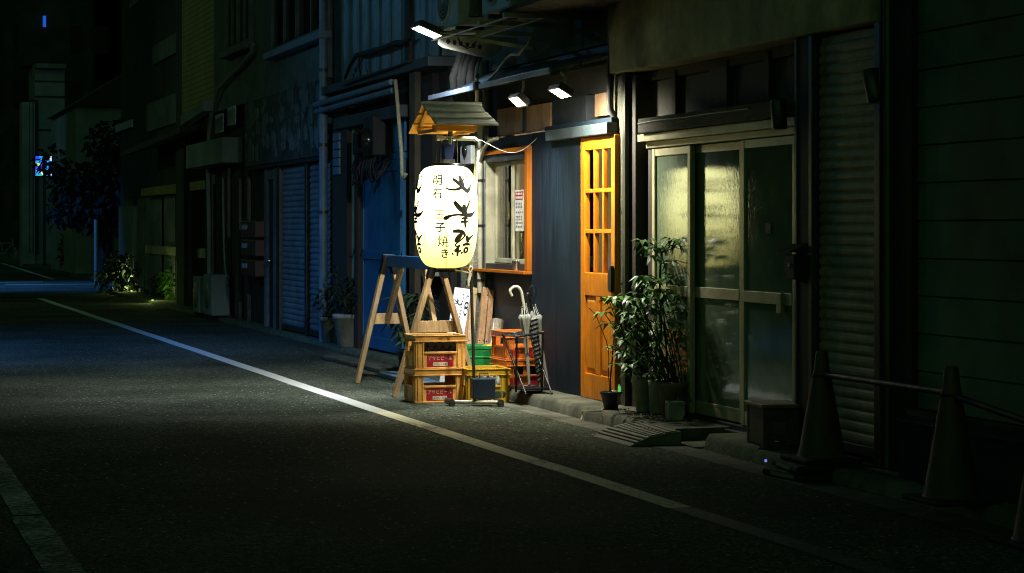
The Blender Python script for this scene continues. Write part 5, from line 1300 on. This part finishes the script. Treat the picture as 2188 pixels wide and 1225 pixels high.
def lump(c, r_, name, mat, lab, cat, seed):
    rnd = random.Random(seed); o = thing(name, lab, cat, c); bm = bmesh.new(); bmesh.ops.create_icosphere(bm, subdivisions=3, radius=1)
    m = MB(); offs = [rnd.uniform(0, 6) for _ in range(6)]
    vs = []
    for v in bm.verts:
        n = v.co; k = 1 + .12 * math.sin(n.x * 5 + offs[0]) * math.sin(n.y * 6 + offs[1]) + .08 * math.sin(n.z * 9 + offs[2] + n.x * 4)
        vs.append((c[0] + n.x * r_[0] * k, c[1] + n.y * r_[1] * k, c[2] + n.z * r_[2] * k))
    bm.verts.index_update(); m.add(vs, [tuple(q.index for q in f.verts) for f in bm.faces], True); bm.free(); m.build('bag', mat, o)
lump((gx + .02, gy - .02, .25), (.14, .11, .17), 'plastic_bag', 'bag', 'crumpled white plastic bag inside the green crate', 'bag', 3)
lump((gx + .07, gy - .02, .42), (.075, .07, .03), 'food_packet', 'yellowbag', 'yellow packet lying on top in the green crate', 'packet', 5)
# navy weight on the stand's foot
wt = thing('weight_block', 'navy block with a wire handle weighing down the lantern stand foot', 'weight', (5.09, 17.2, .05))
w = MB(); T_ = Matrix.Translation((5.125, 17.20, 0)) @ Matrix.Rotation(-.12, 4, 'Z')
w.add([(x, y, z) for z, k in ((.060, .96), (.235, 1.0)) for x, y in ((-.098 * k, -.075), (.098 * k, -.075), (.098 * k, .075), (-.098 * k, .075))], [(0, 1, 5, 4), (1, 2, 6, 5), (2, 3, 7, 6), (3, 0, 4, 7), (4, 5, 6, 7), (0, 3, 2, 1)], T=T_)
w.build('block', 'weight', wt, .008)
w = MB(); w.tube([T_ @ Vector(q) for q in ((-.03, 0, .236), (-.03, 0, .27), (.045, 0, .27), (.045, 0, .236))], .005, 6); w.build('handle', 'black', wt)
w = MB(); w.box(-.05, .06, -.06, .06, .054, .0595, T=T_); w.build('foot_plate', 'black', wt)

# ================================================================== SIGN BOARD, PLANKS, LOG
sb = thing('sign_board', 'white board with blue black brushed characters leaning beside the planks', 'sign', (5.38, 18.75, 0))
TL, TR, BL = Vector((5.335, 18.8, .955)), Vector((5.475, 18.74, .935)), Vector((5.12, 18.62, .0))
ux = (TR - TL); uy = (BL - TL); nrm = ux.cross(uy).normalized()
if nrm.y > 0: nrm = -nrm
w = MB(); c = [TL, TR, TR + uy, BL]; w.add(c + [q - nrm * .018 for q in c], [(0, 1, 2, 3), (7, 6, 5, 4), (0, 4, 5, 1), (1, 5, 6, 2), (2, 6, 7, 3), (3, 7, 4, 0)]); w.build('panel', 'board', sb)
w = MB()
def onb(u, v, off=.002): return TL + ux * u + uy * v + nrm * off
def sbrush(strokes, cx0, cy0, u0, v0, k):
    brush(w, strokes, lambda a, b, kk: onb(u0 + (a - cx0) * k / .153, v0 + (b - cy0) * k / 1.0, .002 + kk * .0003))
sbrush(S_DAI, 515, 300, .27, .13, .00045); sbrush(S_KO, 540, 570, .27, .34, .00045); sbrush(S_KETSU, 540, 815, .27, .56, .00045)
for k in range(16):
    v = .06 + k * .03; u = .58 + random.uniform(-.02, .02)
    brush(w, [[(u - .03, v, .006), (u + .04, v + random.uniform(-.005, .008), .005)], [(u, v - .006, .008), (u + random.uniform(-.03, .03), v + .012, .006)]], lambda a, b, kk: onb(a, b, .0025))
w.build('lettering', 'blueink', sb, fix=False)
w = MB()
for cv, rv in ((.12, .055), (.19, .06), (.155, .03), (.21, .03)):
    q = [(.86 + .11 * math.cos(t * .4), cv + rv * math.sin(t * .4), .006) for t in range(17)]; brush(w, [q], lambda a, b, kk: onb(a, b, .003))
w.build('crest', 'blueink', sb, fix=False)
def plank(p0, p1, w_, d_, lab, mat='plank'):
    t = thing('plank', lab, 'plank', p0, 'planks leaning on the pillar'); p0, p1 = Vector(p0), Vector(p1); m = MB(); n = 4
    m.bar(p0, p1, w_, d_, up=(0, 1, 0)); o = m.build('board', mat, t, .004)
    s_ = MB()
    for f_ in (.06, .45, .93):
        q = p0.lerp(p1, f_)
        for e in (-.3, .3): s_.lathe([(.006, 0), (.006, .006)], n=8, T=Matrix.Translation(q + Vector((e * w_, -d_ / 2 - .002, 0))) @ Matrix.Rotation(math.pi / 2, 4, 'X'))
    s_.build('nail', 'steel', t)
plank((5.44, 18.95, .06), (5.637, 19.43, .905), .036, .045, 'leftmost narrow plank leaning behind the white sign board')
plank((5.485, 18.93, .06), (5.695, 19.42, .925), .062, .045, 'second plank from the left, paler, leaning on the pillar', 'pine')
plank((5.555, 18.86, .06), (5.785, 19.33, .925), .060, .05, 'third plank, orange brown, in the middle of the leaning bunch')
plank((5.64, 18.90, .06), (5.838, 19.32, .905), .050, .05, 'rightmost plank of the leaning bunch beside the split log')
lg = thing('split_log', 'short rough split log leaning right of the planks', 'log', (5.66, 18.75, .06))
w = MB(); a, b = Vector((5.63, 18.7, .05)), Vector((5.79, 18.95, .635)); w.tube([a, a.lerp(b, .3) + Vector((.006, 0, 0)), a.lerp(b, .7) - Vector((.004, 0, 0)), b], [.062, .066, .06, .063], 9); w.build('wood', 'log', lg, .004)
w = MB(); w.tube([a + Vector((-.06, -.06, .1)), a.lerp(b, .5) + Vector((-.05, -.06, 0)), b + Vector((-.045, -.04, -.0))], .006, 6); w.tube([a.lerp(b, .55) + Vector((-.05, -.065, 0)), a.lerp(b, .75) + Vector((.0, -.07, .02))], .005, 5)
w.build('splinter', 'cream', lg)

# ================================================================== UMBRELLAS AND STAND
us = thing('umbrella_stand', 'black folding tube umbrella stand with crossed legs on the step', 'stand', (5.55, 17.2, .1))
xa, xb = 5.40, 5.63; yn, yf = 17.12, 17.52; zt = .58; g0 = .108
w = MB()
for x, dz in ((xa, 0), (xb, .03)):
    w.tube([(x, yf, zt + dz), (x + .03, yn - .16, g0)], .009, 8); w.tube([(x, yn, zt + dz), (x + .025, yf - .30, g0)], .010, 8)
w.each('leg', 'blackmetal', us)
w = MB()
w.tube([(xa, yn, zt), (xb, yn, zt + .03), (xb, yf, zt + .03), (xa, yf, zt), (xa, yn, zt)], .008, 8)
for k in (1, 2, 3): y = yn + (yf - yn) * k / 4; w.tube([(xa, y, zt), (xb, y, zt + .03)], .005, 6)
w.tube([((xa + xb) / 2, yn, zt + .015), ((xa + xb) / 2, yf, zt + .015)], .005, 6); w.build('rim', 'blackmetal', us)
w = MB(); w.box(xa + .03, xb + .05, yn - .02, yf - .08, g0 + .02, g0 + .032)
w.tube([(xa + .03, yn - .03, g0 + .03), (xb + .06, yn - .03, g0 + .03), (xb + .06, yf - .07, g0 + .03), (xa + .03, yf - .07, g0 + .03), (xa + .03, yn - .03, g0 + .03)], .009, 8); w.build('tray', 'blackmetal', us)
def umbrella(lab, top, tip, handle, hand_mat, can_mat, shoulder, hook, stripe=False, seed=1, w0=.05):
    rnd = random.Random(seed); top, tip = Vector(top), Vector(tip); ax = (tip - top); Lg = ax.length; d = ax.normalized()
    u = thing('umbrella', lab, 'umbrella', tip, 'folded umbrellas in the stand')
    MB().tube([top, tip], .006, 8).build('shaft', 'blackmetal' if stripe else 'steel', u)
    MB().tube([Vector(h) for h in smooth_line([tuple(q) for q in hook], 5)], .0125, 10).build('handle', hand_mat, u)
    # canopy: pleated cone, open folds at the shoulder
    e1 = d.orthogonal().normalized(); e2 = d.cross(e1); n = 32; rows = 26
    def canopy(f0, f1):
        m = MB(); vs = []
        for i in range(rows + 1):
            t = f0 + (f1 - f0) * i / rows; g = (t - shoulder) / (1 - shoulder)
            r_ = w0 * ((1.06 - .55 * g) if stripe else (.40 + .72 * max(0, 1 - g / .35) ** 1.3 - .22 * g)) * (1 - .35 * max(0, .04 - g) / .04)
            c = top + ax * t
            for k in range(n):
                a = 2 * math.pi * k / n; rr = r_ * (1 + .22 * math.cos(8 * a + 5 * g) + .05 * rnd.uniform(-1, 1)); vs.append(c + e1 * rr * math.cos(a) + e2 * rr * math.sin(a))
        m.add(vs, [(i * n + k, i * n + (k + 1) % n, (i + 1) * n + (k + 1) % n, (i + 1) * n + k) for i in range(rows) for k in range(n)], True); return m
    o = canopy(shoulder, .965).build('canopy', can_mat, u)
    m = MB()
    for k in range(8):                       # rib tips around the shaft
        a = 2 * math.pi * k / 8 + .3; q = top + ax * shoulder + e1 * w0 * .75 * math.cos(a) + e2 * w0 * .75 * math.sin(a)
        m.tube([q + d * .03, q - d * (.045 + .02 * (k % 3)) - (e1 * math.cos(a) + e2 * math.sin(a)) * .02], .0028, 5); m.lathe([(.005, 0), (.005, .01)], q - d * (.045 + .02 * (k % 3)) - (e1 * math.cos(a) + e2 * math.sin(a)) * .02, 6)
    m.build('rib_tip', 'white', u)
    MB().tube([top + ax * .96, tip], [.009, .005], 8).build('ferrule', 'alu_dark', u)
    return u, top, ax, e1, e2, d
Yu = 17.25
P1 = [dep(px, py, 17.25) for px, py in ((1094, 633), (1090, 622), (1097, 614), (1107, 614), (1114, 624), (1117, 640), (1121, 662))]
umbrella('folded clear vinyl umbrella with a cream crook handle, leftmost in the stand', dep(1120, 655, 17.25), dep(1131, 828, 17.22), .1, 'ivory', 'vinyl', .10, P1, seed=2, w0=.050)
P2 = [dep(px, py, 17.30) for px, py in ((1126, 632), (1128, 628), (1131, 634), (1133, 645), (1136, 664))]
u2, t2, ax2, e1, e2, d2 = umbrella('folded umbrella with black and pale stripes and a short black handle', dep(1134, 650, 17.30), dep(1157, 832, 17.28), .1, 'lacquer', 'vinyl', .16, P2, True, 3, .034)
m = MB(); n = 20
for k in range(15):
    t = .19 + k * .050; g = (t - .16) / .84; 
    vs = []
    for tt in (t, t + .024):
        g_ = (tt - .16) / .84; r_ = .034 * (1.06 - .55 * g_) * 1.24 + .001; c = t2 + ax2 * tt
        for j in range(n): a = 2 * math.pi * j / n; vs.append(c + (e1 * math.cos(a) + e2 * math.sin(a)) * r_ + d2 * (.012 * math.sin(a)))
    m.add(vs, [(j, (j + 1) % n, n + (j + 1) % n, n + j) for j in range(n)], True)
m.build('stripe', 'lacquer', u2)
P3 = [dep(px, py, 17.35) for px, py in ((1136, 634), (1133, 622), (1136, 614), (1142, 614), (1145, 622), (1143, 632), (1139, 645), (1141, 665))]
umbrella('folded cloudy umbrella with a clear round handle, rightmost in the stand', dep(1140, 655, 17.35), dep(1172, 826, 17.38), .1, 'plastic_clear', 'vinyl', .11, P3, seed=5, w0=.050)

# ================================================================== PLANTS BY THE DOORS
def pot_lathe(p, r0, r1, h, mat, par, n=24, square=False):
    m = MB()
    if square:
        m.lathe([(r0, 0), (r1, h), (r1 - .02, h), (r0 - .02, .05)], p, 4, smooth=False, T=Matrix.Translation(Vector(p)) @ Matrix.Rotation(.62, 4, 'Z') @ Matrix.Translation(-Vector(p)), caps=(True, False)); o = m.build('pot', mat, par, .018)
    else:
        m.lathe([(r0 * .9, 0), (r0, .01), (r0 + (r1 - r0) * .85, h * .85), (r1 * 1.03, h * .86), (r1 * 1.05, h), (r1 * .93, h), (r1 * .9, h * .88)], p, n, caps=(True, False)); o = m.build('pot', mat, par)
    MB().lathe([(.001, h * .885), (r1 * .92, h * .88)], p, n if not square else 12, caps=(False, False)).build('soil', 'soil', par)
    return o
# thin seedling in black pot
p = gnd(1305, 875, .1) + Vector((.02, .05, 0)); pl = thing('potted_sapling', 'black bowl pot with two thin bare stems before the orange door', 'potted plant', p)
pot_lathe(p, .055, .085, .135, 'pot_black', pl)
w = MB(); Yp = p.y
w.tube([p + Vector((0, 0, .12))] + [dep(px, py, Yp) for px, py in ((1304, 812), (1308, 770), (1312, 720), (1315, 690))], .006, 6); w.tube([p + Vector((-.01, 0, .12))] + [dep(px, py, Yp) for px, py in ((1300, 800), (1301, 760), (1296, 730), (1286, 705), (1273, 672), (1258, 658))], .0035, 5)
w.build('stem', 'stem', pl)
gl = thing('solar_light', 'tiny green glowing light stuck in the black bowl pot', 'lamp', p + Vector((.055, -.03, .12)))
q = p + Vector((.058, -.03, .13)); MB().tube([q, q + Vector((0, 0, .045))], .011, 10).build('glow', 'greenlamp', gl); MB().lathe([(.012, .045), (.008, .058)], q, 10).build('cap', 'white', gl)
def stem_leaves(par, path, n_wh, L, W, nl=6, leafmat='leaf', start=.3, r=.008):
    w = MB(); path = [Vector(q) for q in path]; w.tube(smooth_v(path), r, 6); st_ = w
    f = MB(); sp = smooth_v(path)
    for k in range(n_wh):
        t = start + (1 - start) * k / max(1, n_wh - 1); q = sp[min(len(sp) - 1, int(t * (len(sp) - 1)))]
        br = q + Vector((random.uniform(-.1, .1), random.uniform(-.1, .1), random.uniform(.0, .07)))
        st_.tube([q, br], .0035, 5); whorl(f, br, nl, L, W)
    st_.build('stem', 'stem', par); f.build('foliage', leafmat, par)
def smooth_v(pts): return [Vector(q) for q in smooth_line([tuple(p) for p in pts], 6)]
p2 = Vector((5.80, 15.18, .1)); pA = thing('potted_plant', 'tall slim whitish pot with glossy green leaves, nearest the orange door', 'potted plant', p2, 'potted plants before the sliding doors')
pot_lathe(p2, .055, .095, .27, 'pot_white', pA)
stem_leaves(pA, [p2 + Vector((0, 0, .25)), dep(1345, 760, 15.2), dep(1335, 690, 15.2), dep(1325, 645, 15.2)], 9, .115, .042, 6, 'leaf', .15)
p3 = Vector((5.86, 15.0, .1)); pB = thing('potted_plant', 'white cylinder pot with a tall stem reaching up across the glass doors', 'potted plant', p3, 'potted plants before the sliding doors')
pot_lathe(p3, .075, .085, .25, 'pot_white', pB)
w = MB(); f = MB()
path = smooth_v([p3 + Vector((0, 0, .22)), dep(1410, 770, 14.95), dep(1413, 690, 14.95), dep(1410, 600, 14.95), dep(1414, 540, 14.95)])
w.tube(path, .009, 8)
for px, py in ((1375, 515), (1392, 530), (1420, 528), (1438, 512), (1455, 520), (1470, 528), (1436, 560), (1398, 548), (1375, 590), (1395, 600), (1430, 588), (1440, 600), (1402, 620), (1440, 620), (1380, 600)):
    q = dep(px, py, 14.95 + random.uniform(-.12, .12)); b0 = min(path, key=lambda v: (v - q).length + max(0, v.z - q.z) * 2)
    mid = b0.lerp(q, .5) + Vector((0, 0, .02)); w.tube([b0, mid, q], .004, 5); whorl(f, q, 8, .115, .048)
w.build('stem', 'stem', pB); f.build('foliage', 'leaf', pB)
p4 = Vector((5.86, 14.72, .1)); pC = thing('potted_plant', 'wide brownish clay pot carrying the bushy middle of the leafy clump', 'potted plant', p4, 'potted plants before the sliding doors')
pot_lathe(p4, .085, .125, .26, 'pot_clay', pC)
w = MB(); f = MB(); f2 = MB()
for k in range(96):
    px, py = random.gauss(1388, 40), random.uniform(622, 808)
    if not 1312 < px < 1462: continue
    q = dep(px, py, random.uniform(14.7, 15.05)); b0 = p4 + Vector((random.uniform(-.06, .06), random.uniform(-.06, .06), .24))
    if k % 3 == 0: w.tube([b0, b0.lerp(q, .5) + Vector((0, 0, .06)), q], .005, 5)
    whorl(f, q, 5, .088, .038)
for px, py in ((1300, 640), (1315, 632), (1335, 638), (1290, 668), (1300, 690), (1318, 660), (1345, 655), (1310, 740), (1325, 700), (1360, 640), (1340, 720)):
    q = dep(px, py, 15.35 + random.uniform(-.1, .1)); w.tube([p4.lerp(p2, .8) + Vector((0, .1, .30)), dep(1335, 730, 15.25), q], .004, 5); whorl(f2, q, 6, .105, .038)
w.build('stem', 'stem', pC); f.build('foliage', 'leaf', pC); f2.build('young_foliage', 'leaf_bright', pC)
p5 = Vector((5.78, 14.48, .1)); pD = thing('potted_plant', 'small square white pot with drooping sprigs in front of the clay pot', 'potted plant', p5, 'potted plants before the sliding doors')
pot_lathe(p5, .085, .09, .135, 'pot_white', pD, square=True)
f = MB(); cloud(f, p5 + Vector((.04, -.02, .15)), (.07, .06, .03), 26, .05, .018); f.build('foliage', 'leaf_dark', pD)
w = MB()
for k in range(70): q = Vector((random.uniform(5.6, 5.9), random.uniform(14.3, 15.4), .106)); leaf(w, q, Vector((random.uniform(-1, 1), random.uniform(-1, 1), .1)), (0, 0, 1), random.uniform(.03, .06), .02)
tag(w.build('fallen_leaves', 'stem'), 'dry fallen leaves scattered round the pots on the step', 'leaves', kind='stuff')
# plants by the blue door
p = gnd(745, 742, .05) + Vector((.05, .1, 0)); pE = thing('potted_plant', 'large pale tub with a dark bushy plant in front of the blue door', 'potted plant', p)
pot_lathe(p, .16, .215, .40, 'pot_white', pE)
f = MB(); w = MB()
for k in range(60):
    a = random.uniform(0, 6.3); q = p + Vector((.03 + math.cos(a) * random.uniform(0, .25), math.sin(a) * random.uniform(0, .5), random.uniform(.45, .85) + (.35 if k % 9 == 0 else 0))); w.tube([p + Vector((0, 0, .36)), q], .005, 4); whorl(f, q, 5, .13, .05)
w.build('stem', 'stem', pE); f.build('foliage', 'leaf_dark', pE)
q = dep(787, 607, p.y - .3); f = MB(); cloud(f, q, (.035, .06, .05), 22, .04, .02); f.build('flower', 'poster', pE)
p = gnd(703, 735, .05) + Vector((.1, .2, 0)); pF = thing('potted_plant', 'darker clay pot half hidden left of the large pale tub', 'potted plant', p)
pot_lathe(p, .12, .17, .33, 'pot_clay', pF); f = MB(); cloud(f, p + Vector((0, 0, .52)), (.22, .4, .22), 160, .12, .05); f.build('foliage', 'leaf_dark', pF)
p = Vector((5.50, 21.0, .0)); pG = thing('potted_plant', 'leafy potted plant between the sawhorse legs', 'potted plant', p)
pot_lathe(p, .11, .15, .26, 'pot_black', pG); f = MB(); w = MB()
for k in range(38):
    a = random.uniform(0, 6.3); q = p + Vector((math.cos(a) * random.uniform(.02, .26), math.sin(a) * random.uniform(0, .4), random.uniform(.35, .85))); w.tube([p + Vector((0, 0, .22)), q], .004, 4); whorl(f, q, 5, .16, .045)
w.build('stem', 'stem', pG); f.build('foliage', 'leaf_dark', pG)
# slabs on the ground in front of the blue door
sl = thing('ground_slab', 'flat pale kerb board lying on the ground beside the sawhorse leg', 'board', (5.35, 22.3, 0))
MB().prism([(5.18, 23.9), (5.42, 24.2), (5.52, 21.6), (5.24, 21.3)], 'z', .006, .045).build('board', 'concrete', sl, .006)
sl = thing('ground_slab', 'blue tinted flat board on the ground behind the beer crates', 'board', (5.4, 19.6, 0))
MB().prism([(5.12, 20.9), (5.36, 20.9), (5.36, 19.0), (5.10, 19.0)], 'z', .006, .05).build('board', 'blue_and_bluelit', sl, .006)

# ================================================================== RAMP, BOX, CONES
rm = thing('kerb_ramp', 'moulded grey rubber kerb ramp with ribbed tread against the step', 'ramp', (5.4, 14.1, 0))
ry0, ry1 = 13.66, 14.42; rx0, rx1 = 5.12, 5.50; w = MB()
pr = [(rx0, .004), (rx0 + .03, .022), (rx0 + .13, .062), (rx0 + .25, .084), (rx1 - .02, .098), (rx1, .096), (rx1, .004)]
w.prism(pr, 'y', ry0, ry1); w.build('body', 'rampmat', rm, .004)
w = MB()
def rz(x):
    for (a, za), (b, zb_) in zip(pr, pr[1:]):
        if a <= x <= b: return za + (zb_ - za) * (x - a) / (b - a)
    return .1
for i in range(11):
    y = ry0 + .03 + i * (ry1 - ry0 - .06) / 10
    w.bar((rx0 + .15, y, rz(rx0 + .15) + .003), (rx0 + .25, y, rz(rx0 + .25) + .003), .040, .008); w.bar((rx0 + .26, y, rz(rx0 + .26) + .003), (rx1 - .03, y, rz(rx1 - .03) + .003), .040, .008)
for r_ in range(3):
    x = rx0 + .045 + r_ * .035
    for i in range(26): y = ry0 + .02 + i * (ry1 - ry0 - .04) / 25; w.box(x - .011, x + .011, y - .009, y + .009, rz(x) - .004, rz(x) + .006)
w.build('tread', 'rampmat', rm)
bx = thing('wooden_box', 'dark brown wooden box with a worn flat lid beside the sliding doors', 'box', (5.72, 12.6, .085))
T_ = Matrix.Translation((5.745, 12.66, .085)) @ Matrix.Rotation(-.10, 4, 'Z')
w = MB(); w.box(-.13, .13, -.17, .17, .02, .26, T=T_)
for sx in (-1, 1):
    for sy in (-1, 1): x0, x1 = sorted((sx * .134, sx * .10)); y0, y1 = sorted((sy * .174, sy * .14)); w.box(x0, x1, y0, y1, .0, .262, T=T_)
w.build('body', 'boxwood', bx, .004); MB().box(-.15, .15, -.195, .195, .262, .285, T=T_).build('lid', 'boxlid', bx, .005)
MB().box(-.07, .02, -.1732, -.1705, .10, .17, T=T_).build('label_plate', 'duct', bx)
MB().tube([T_ @ Vector(q) for q in ((-.06, -.172, .05), (-.05, -.19, .05), (-.01, -.19, .05), (0, -.172, .05))], .006, 6).build('handle', 'steel', bx)

def cone(label, loc, h=.70, stack=0, tilt=0):
    t = thing('traffic_cone', label, 'traffic cone', loc, 'traffic cones along the kerb'); x, y, z = loc
    w = MB(); w.lathe([(.150, .028), (.142, .04), (.045, h - .09), (.043, h - .07), (.038, h - .015), (.030, h)], (x, y, z), 28); w.build('body', 'cone', t)
    w = MB()
    for q in (.06,): w.box(x - .19, x + .19, y - .19, y + .19, z, z + .027)
    w.build('base', 'rubber', t, .012)
    w = MB(); w.lathe([(.051, h - .16), (.058, h - .158), (.058, h - .142), (.05, h - .14)], (x, y, z), 20, caps=(False, False)); w.build('bar_ring', 'black', t)
    return t
kA, kB, kC = Vector((5.60, 11.66, .10)), Vector((5.44, 9.80, .088)), Vector((5.40, 8.85, .0))
cone('traffic cone nearest the sliding doors standing on stacked rubber weights', kA, .66)
cone('middle traffic cone before the green siding house', kB)
cone('traffic cone at the right edge cut off by the frame', kC)
for k, lab in enumerate(('lowest rubber base weight under the nearest traffic cone', 'upper rubber base weight under the nearest traffic cone')):
    t = thing('rubber_weight', lab, 'weight', kA - Vector((.0, 0, .1 - k * .05)), 'rubber weights under the cone')
    a = .05 * k; T_ = Matrix.Translation((kA.x - .02 + .03 * k, kA.y, .002 + .048 * k)) @ Matrix.Rotation(.12 * (1 - 2 * k), 4, 'Z')
    w = MB(); w.box(-.25, .25, -.25, .25, 0, .045, T=T_); w.build('slab', 'rubber', t, .016)
    w = MB(); w.box(-.252, -.249, -.12, .14, .012, .034, T=T_); w.build('pale_edge', 'stucco', t)
for n_, (a, b, lab) in enumerate(((kA + Vector((0, 0, .52)), kB + Vector((0, 0, .56)), 'striped barrier bar between the nearest and middle traffic cones'), (kB + Vector((0, 0, .55)), kC + Vector((0, 0, .56)), 'striped barrier bar running from the middle cone to the frame edge'))):
    t = thing('barrier_bar', lab, 'barrier bar', a, 'striped bars between the traffic cones'); nseg = 14 if n_ == 0 else 7
    d = (b - a); w0_, w1_ = MB(), MB()
    for k in range(nseg):
        (w0_ if k % 2 else w1_).tube([a + d * (k / nseg), a + d * ((k + 1) / nseg)], .018, 10)
    w0_.each('dark_stripe', 'stripe_dark', t); w1_.each('pale_stripe', 'stripe_pale', t)
tag(MB().tube([(5.40, 12.03, .06), (5.40, 12.03, .075)], .008, 8).build('indicator_light', 'led_small', loc=(5.40, 12.03, .06)), 'tiny violet indicator light on the weights under the nearest cone', 'lamp')
wr = thing('cable', 'short pale cable hanging over the step edge by the black bowl pot', 'cable', (5.5, 15.6, .1))
MB().tube([gnd(1287, 874, .105), gnd(1283, 879, .108), Vector((5.475, 15.66, .07)), Vector((5.465, 15.64, .02)), Vector((5.45, 15.63, .012))], .005, 6).build('cable', 'cream', wr)
w = MB()
for k in range(16):
    q = Vector((random.uniform(1.2, 5.3), random.uniform(9.5, 20), .005)); leaf(w, q, (random.uniform(-1, 1), random.uniform(-1, 1), .05), (0, 0, 1), random.uniform(.03, .07), random.uniform(.02, .035), droop=.02)
tag(w.build('litter', 'stucco'), 'scattered pale leaves and scraps on the asphalt', 'litter', kind='stuff')

# ================================================================== WORLD, LAMPS, CAMERA
wd = bpy.data.worlds.new('World'); SC.world = wd; wd.use_nodes = True
nt = wd.node_tree; nt.nodes.clear()
out = nt.nodes.new('ShaderNodeOutputWorld'); bg = nt.nodes.new('ShaderNodeBackground')
sky = nt.nodes.new('ShaderNodeTexSky'); sky.sky_type = 'NISHITA'; sky.sun_disc = False; sky.sun_elevation = R(-4); sky.sun_rotation = R(200)
mx = nt.nodes.new('ShaderNodeMix'); mx.data_type = 'RGBA'; mx.blend_type = 'MULTIPLY'; mx.inputs[0].default_value = 1; mx.inputs[7].default_value = (.36, 1.0, .42, 1)
nt.links.new(sky.outputs[0], mx.inputs[6]); nt.links.new(mx.outputs[2], bg.inputs[0]); bg.inputs[1].default_value = 1.5
nt.links.new(bg.outputs[0], out.inputs[0])
def lamp(name, typ, loc, e, col, size=.15, aim=None, angle=None, blend=.6):
    l = bpy.data.lights.new(name, typ); l.energy = e; l.color = col
    l.shadow_soft_size = size
    o = bpy.data.objects.new(name, l); COL.objects.link(o); o.location = loc
    if typ == 'SPOT': l.spot_size = R(angle); l.spot_blend = blend
    if aim: o.rotation_euler = (Vector(aim) - Vector(loc)).to_track_quat('-Z', 'Y').to_euler()
    return o
# road and crossing lamps out of frame left; the other spots are added fill
lamp('street_lamp_and_fill', 'SPOT', (-1.0, 26, 5.2), 900, (.04, .26, 1.0), .2, aim=(1.6, 27, 0), angle=100, blend=1)
lamp('crossing_lamp_light', 'SPOT', (1.0, 56, 7.0), 2200, (.07, .30, 1.0), .2, aim=(4.0, 56, 0), angle=86, blend=.8)
lamp('street_lamp_and_fill', 'SPOT', (-2.5, 44, 6.0), 130, (.5, .85, .45), .2, aim=(6, 40, 2), angle=100, blend=1)  # added greenish fill on the tiled house and corner shop
lamp('street_lamp_and_fill', 'SPOT', (-1.5, 27.5, 5.6), 225, (.14, .48, .90), .2, aim=(5.8, 24, 2.8), angle=108, blend=1)  # extra spot split off the road lamp to tint the house fronts
lamp('far_wall_fill', 'SPOT', (2.5, 66, 7), 170, (.25, .65, 1.0), .2, aim=(8, 86, 2.5), angle=90, blend=1)  # added fill that brightens the pale far building
# shop kitchen
lamp('kitchen_light', 'POINT', (7.0, 17.9, 2.3), 60, (1, .82, .62), .15)

cam = bpy.data.cameras.new('camera'); co = bpy.data.objects.new('camera', cam); COL.objects.link(co)
co.location = (0, 0, EYE); co.rotation_euler = (math.pi / 2, 0, -YAW)
cam.sensor_width = 36; cam.lens = FPX / 2188 * 36; cam.shift_y = -(1225 / 2 - HORIZ) / 2188; cam.clip_start = .1; cam.clip_end = 1000
SC.camera = co
SC.view_settings.view_transform = 'Standard'; SC.view_settings.look = 'None'; SC.view_settings.exposure = 0; SC.view_settings.gamma = 1
SC.render.engine = 'CYCLES'
cy = SC.cycles; cy.use_denoising = True; cy.max_bounces = 8; cy.diffuse_bounces = 4; cy.glossy_bounces = 4; cy.transparent_max_bounces = 16
cy.filter_width = 1.1; cy.sample_clamp_indirect = 4; cy.caustics_reflective = False; cy.caustics_refractive = False
try: cy.denoiser = 'OPENIMAGEDENOISE'
except Exception: pass
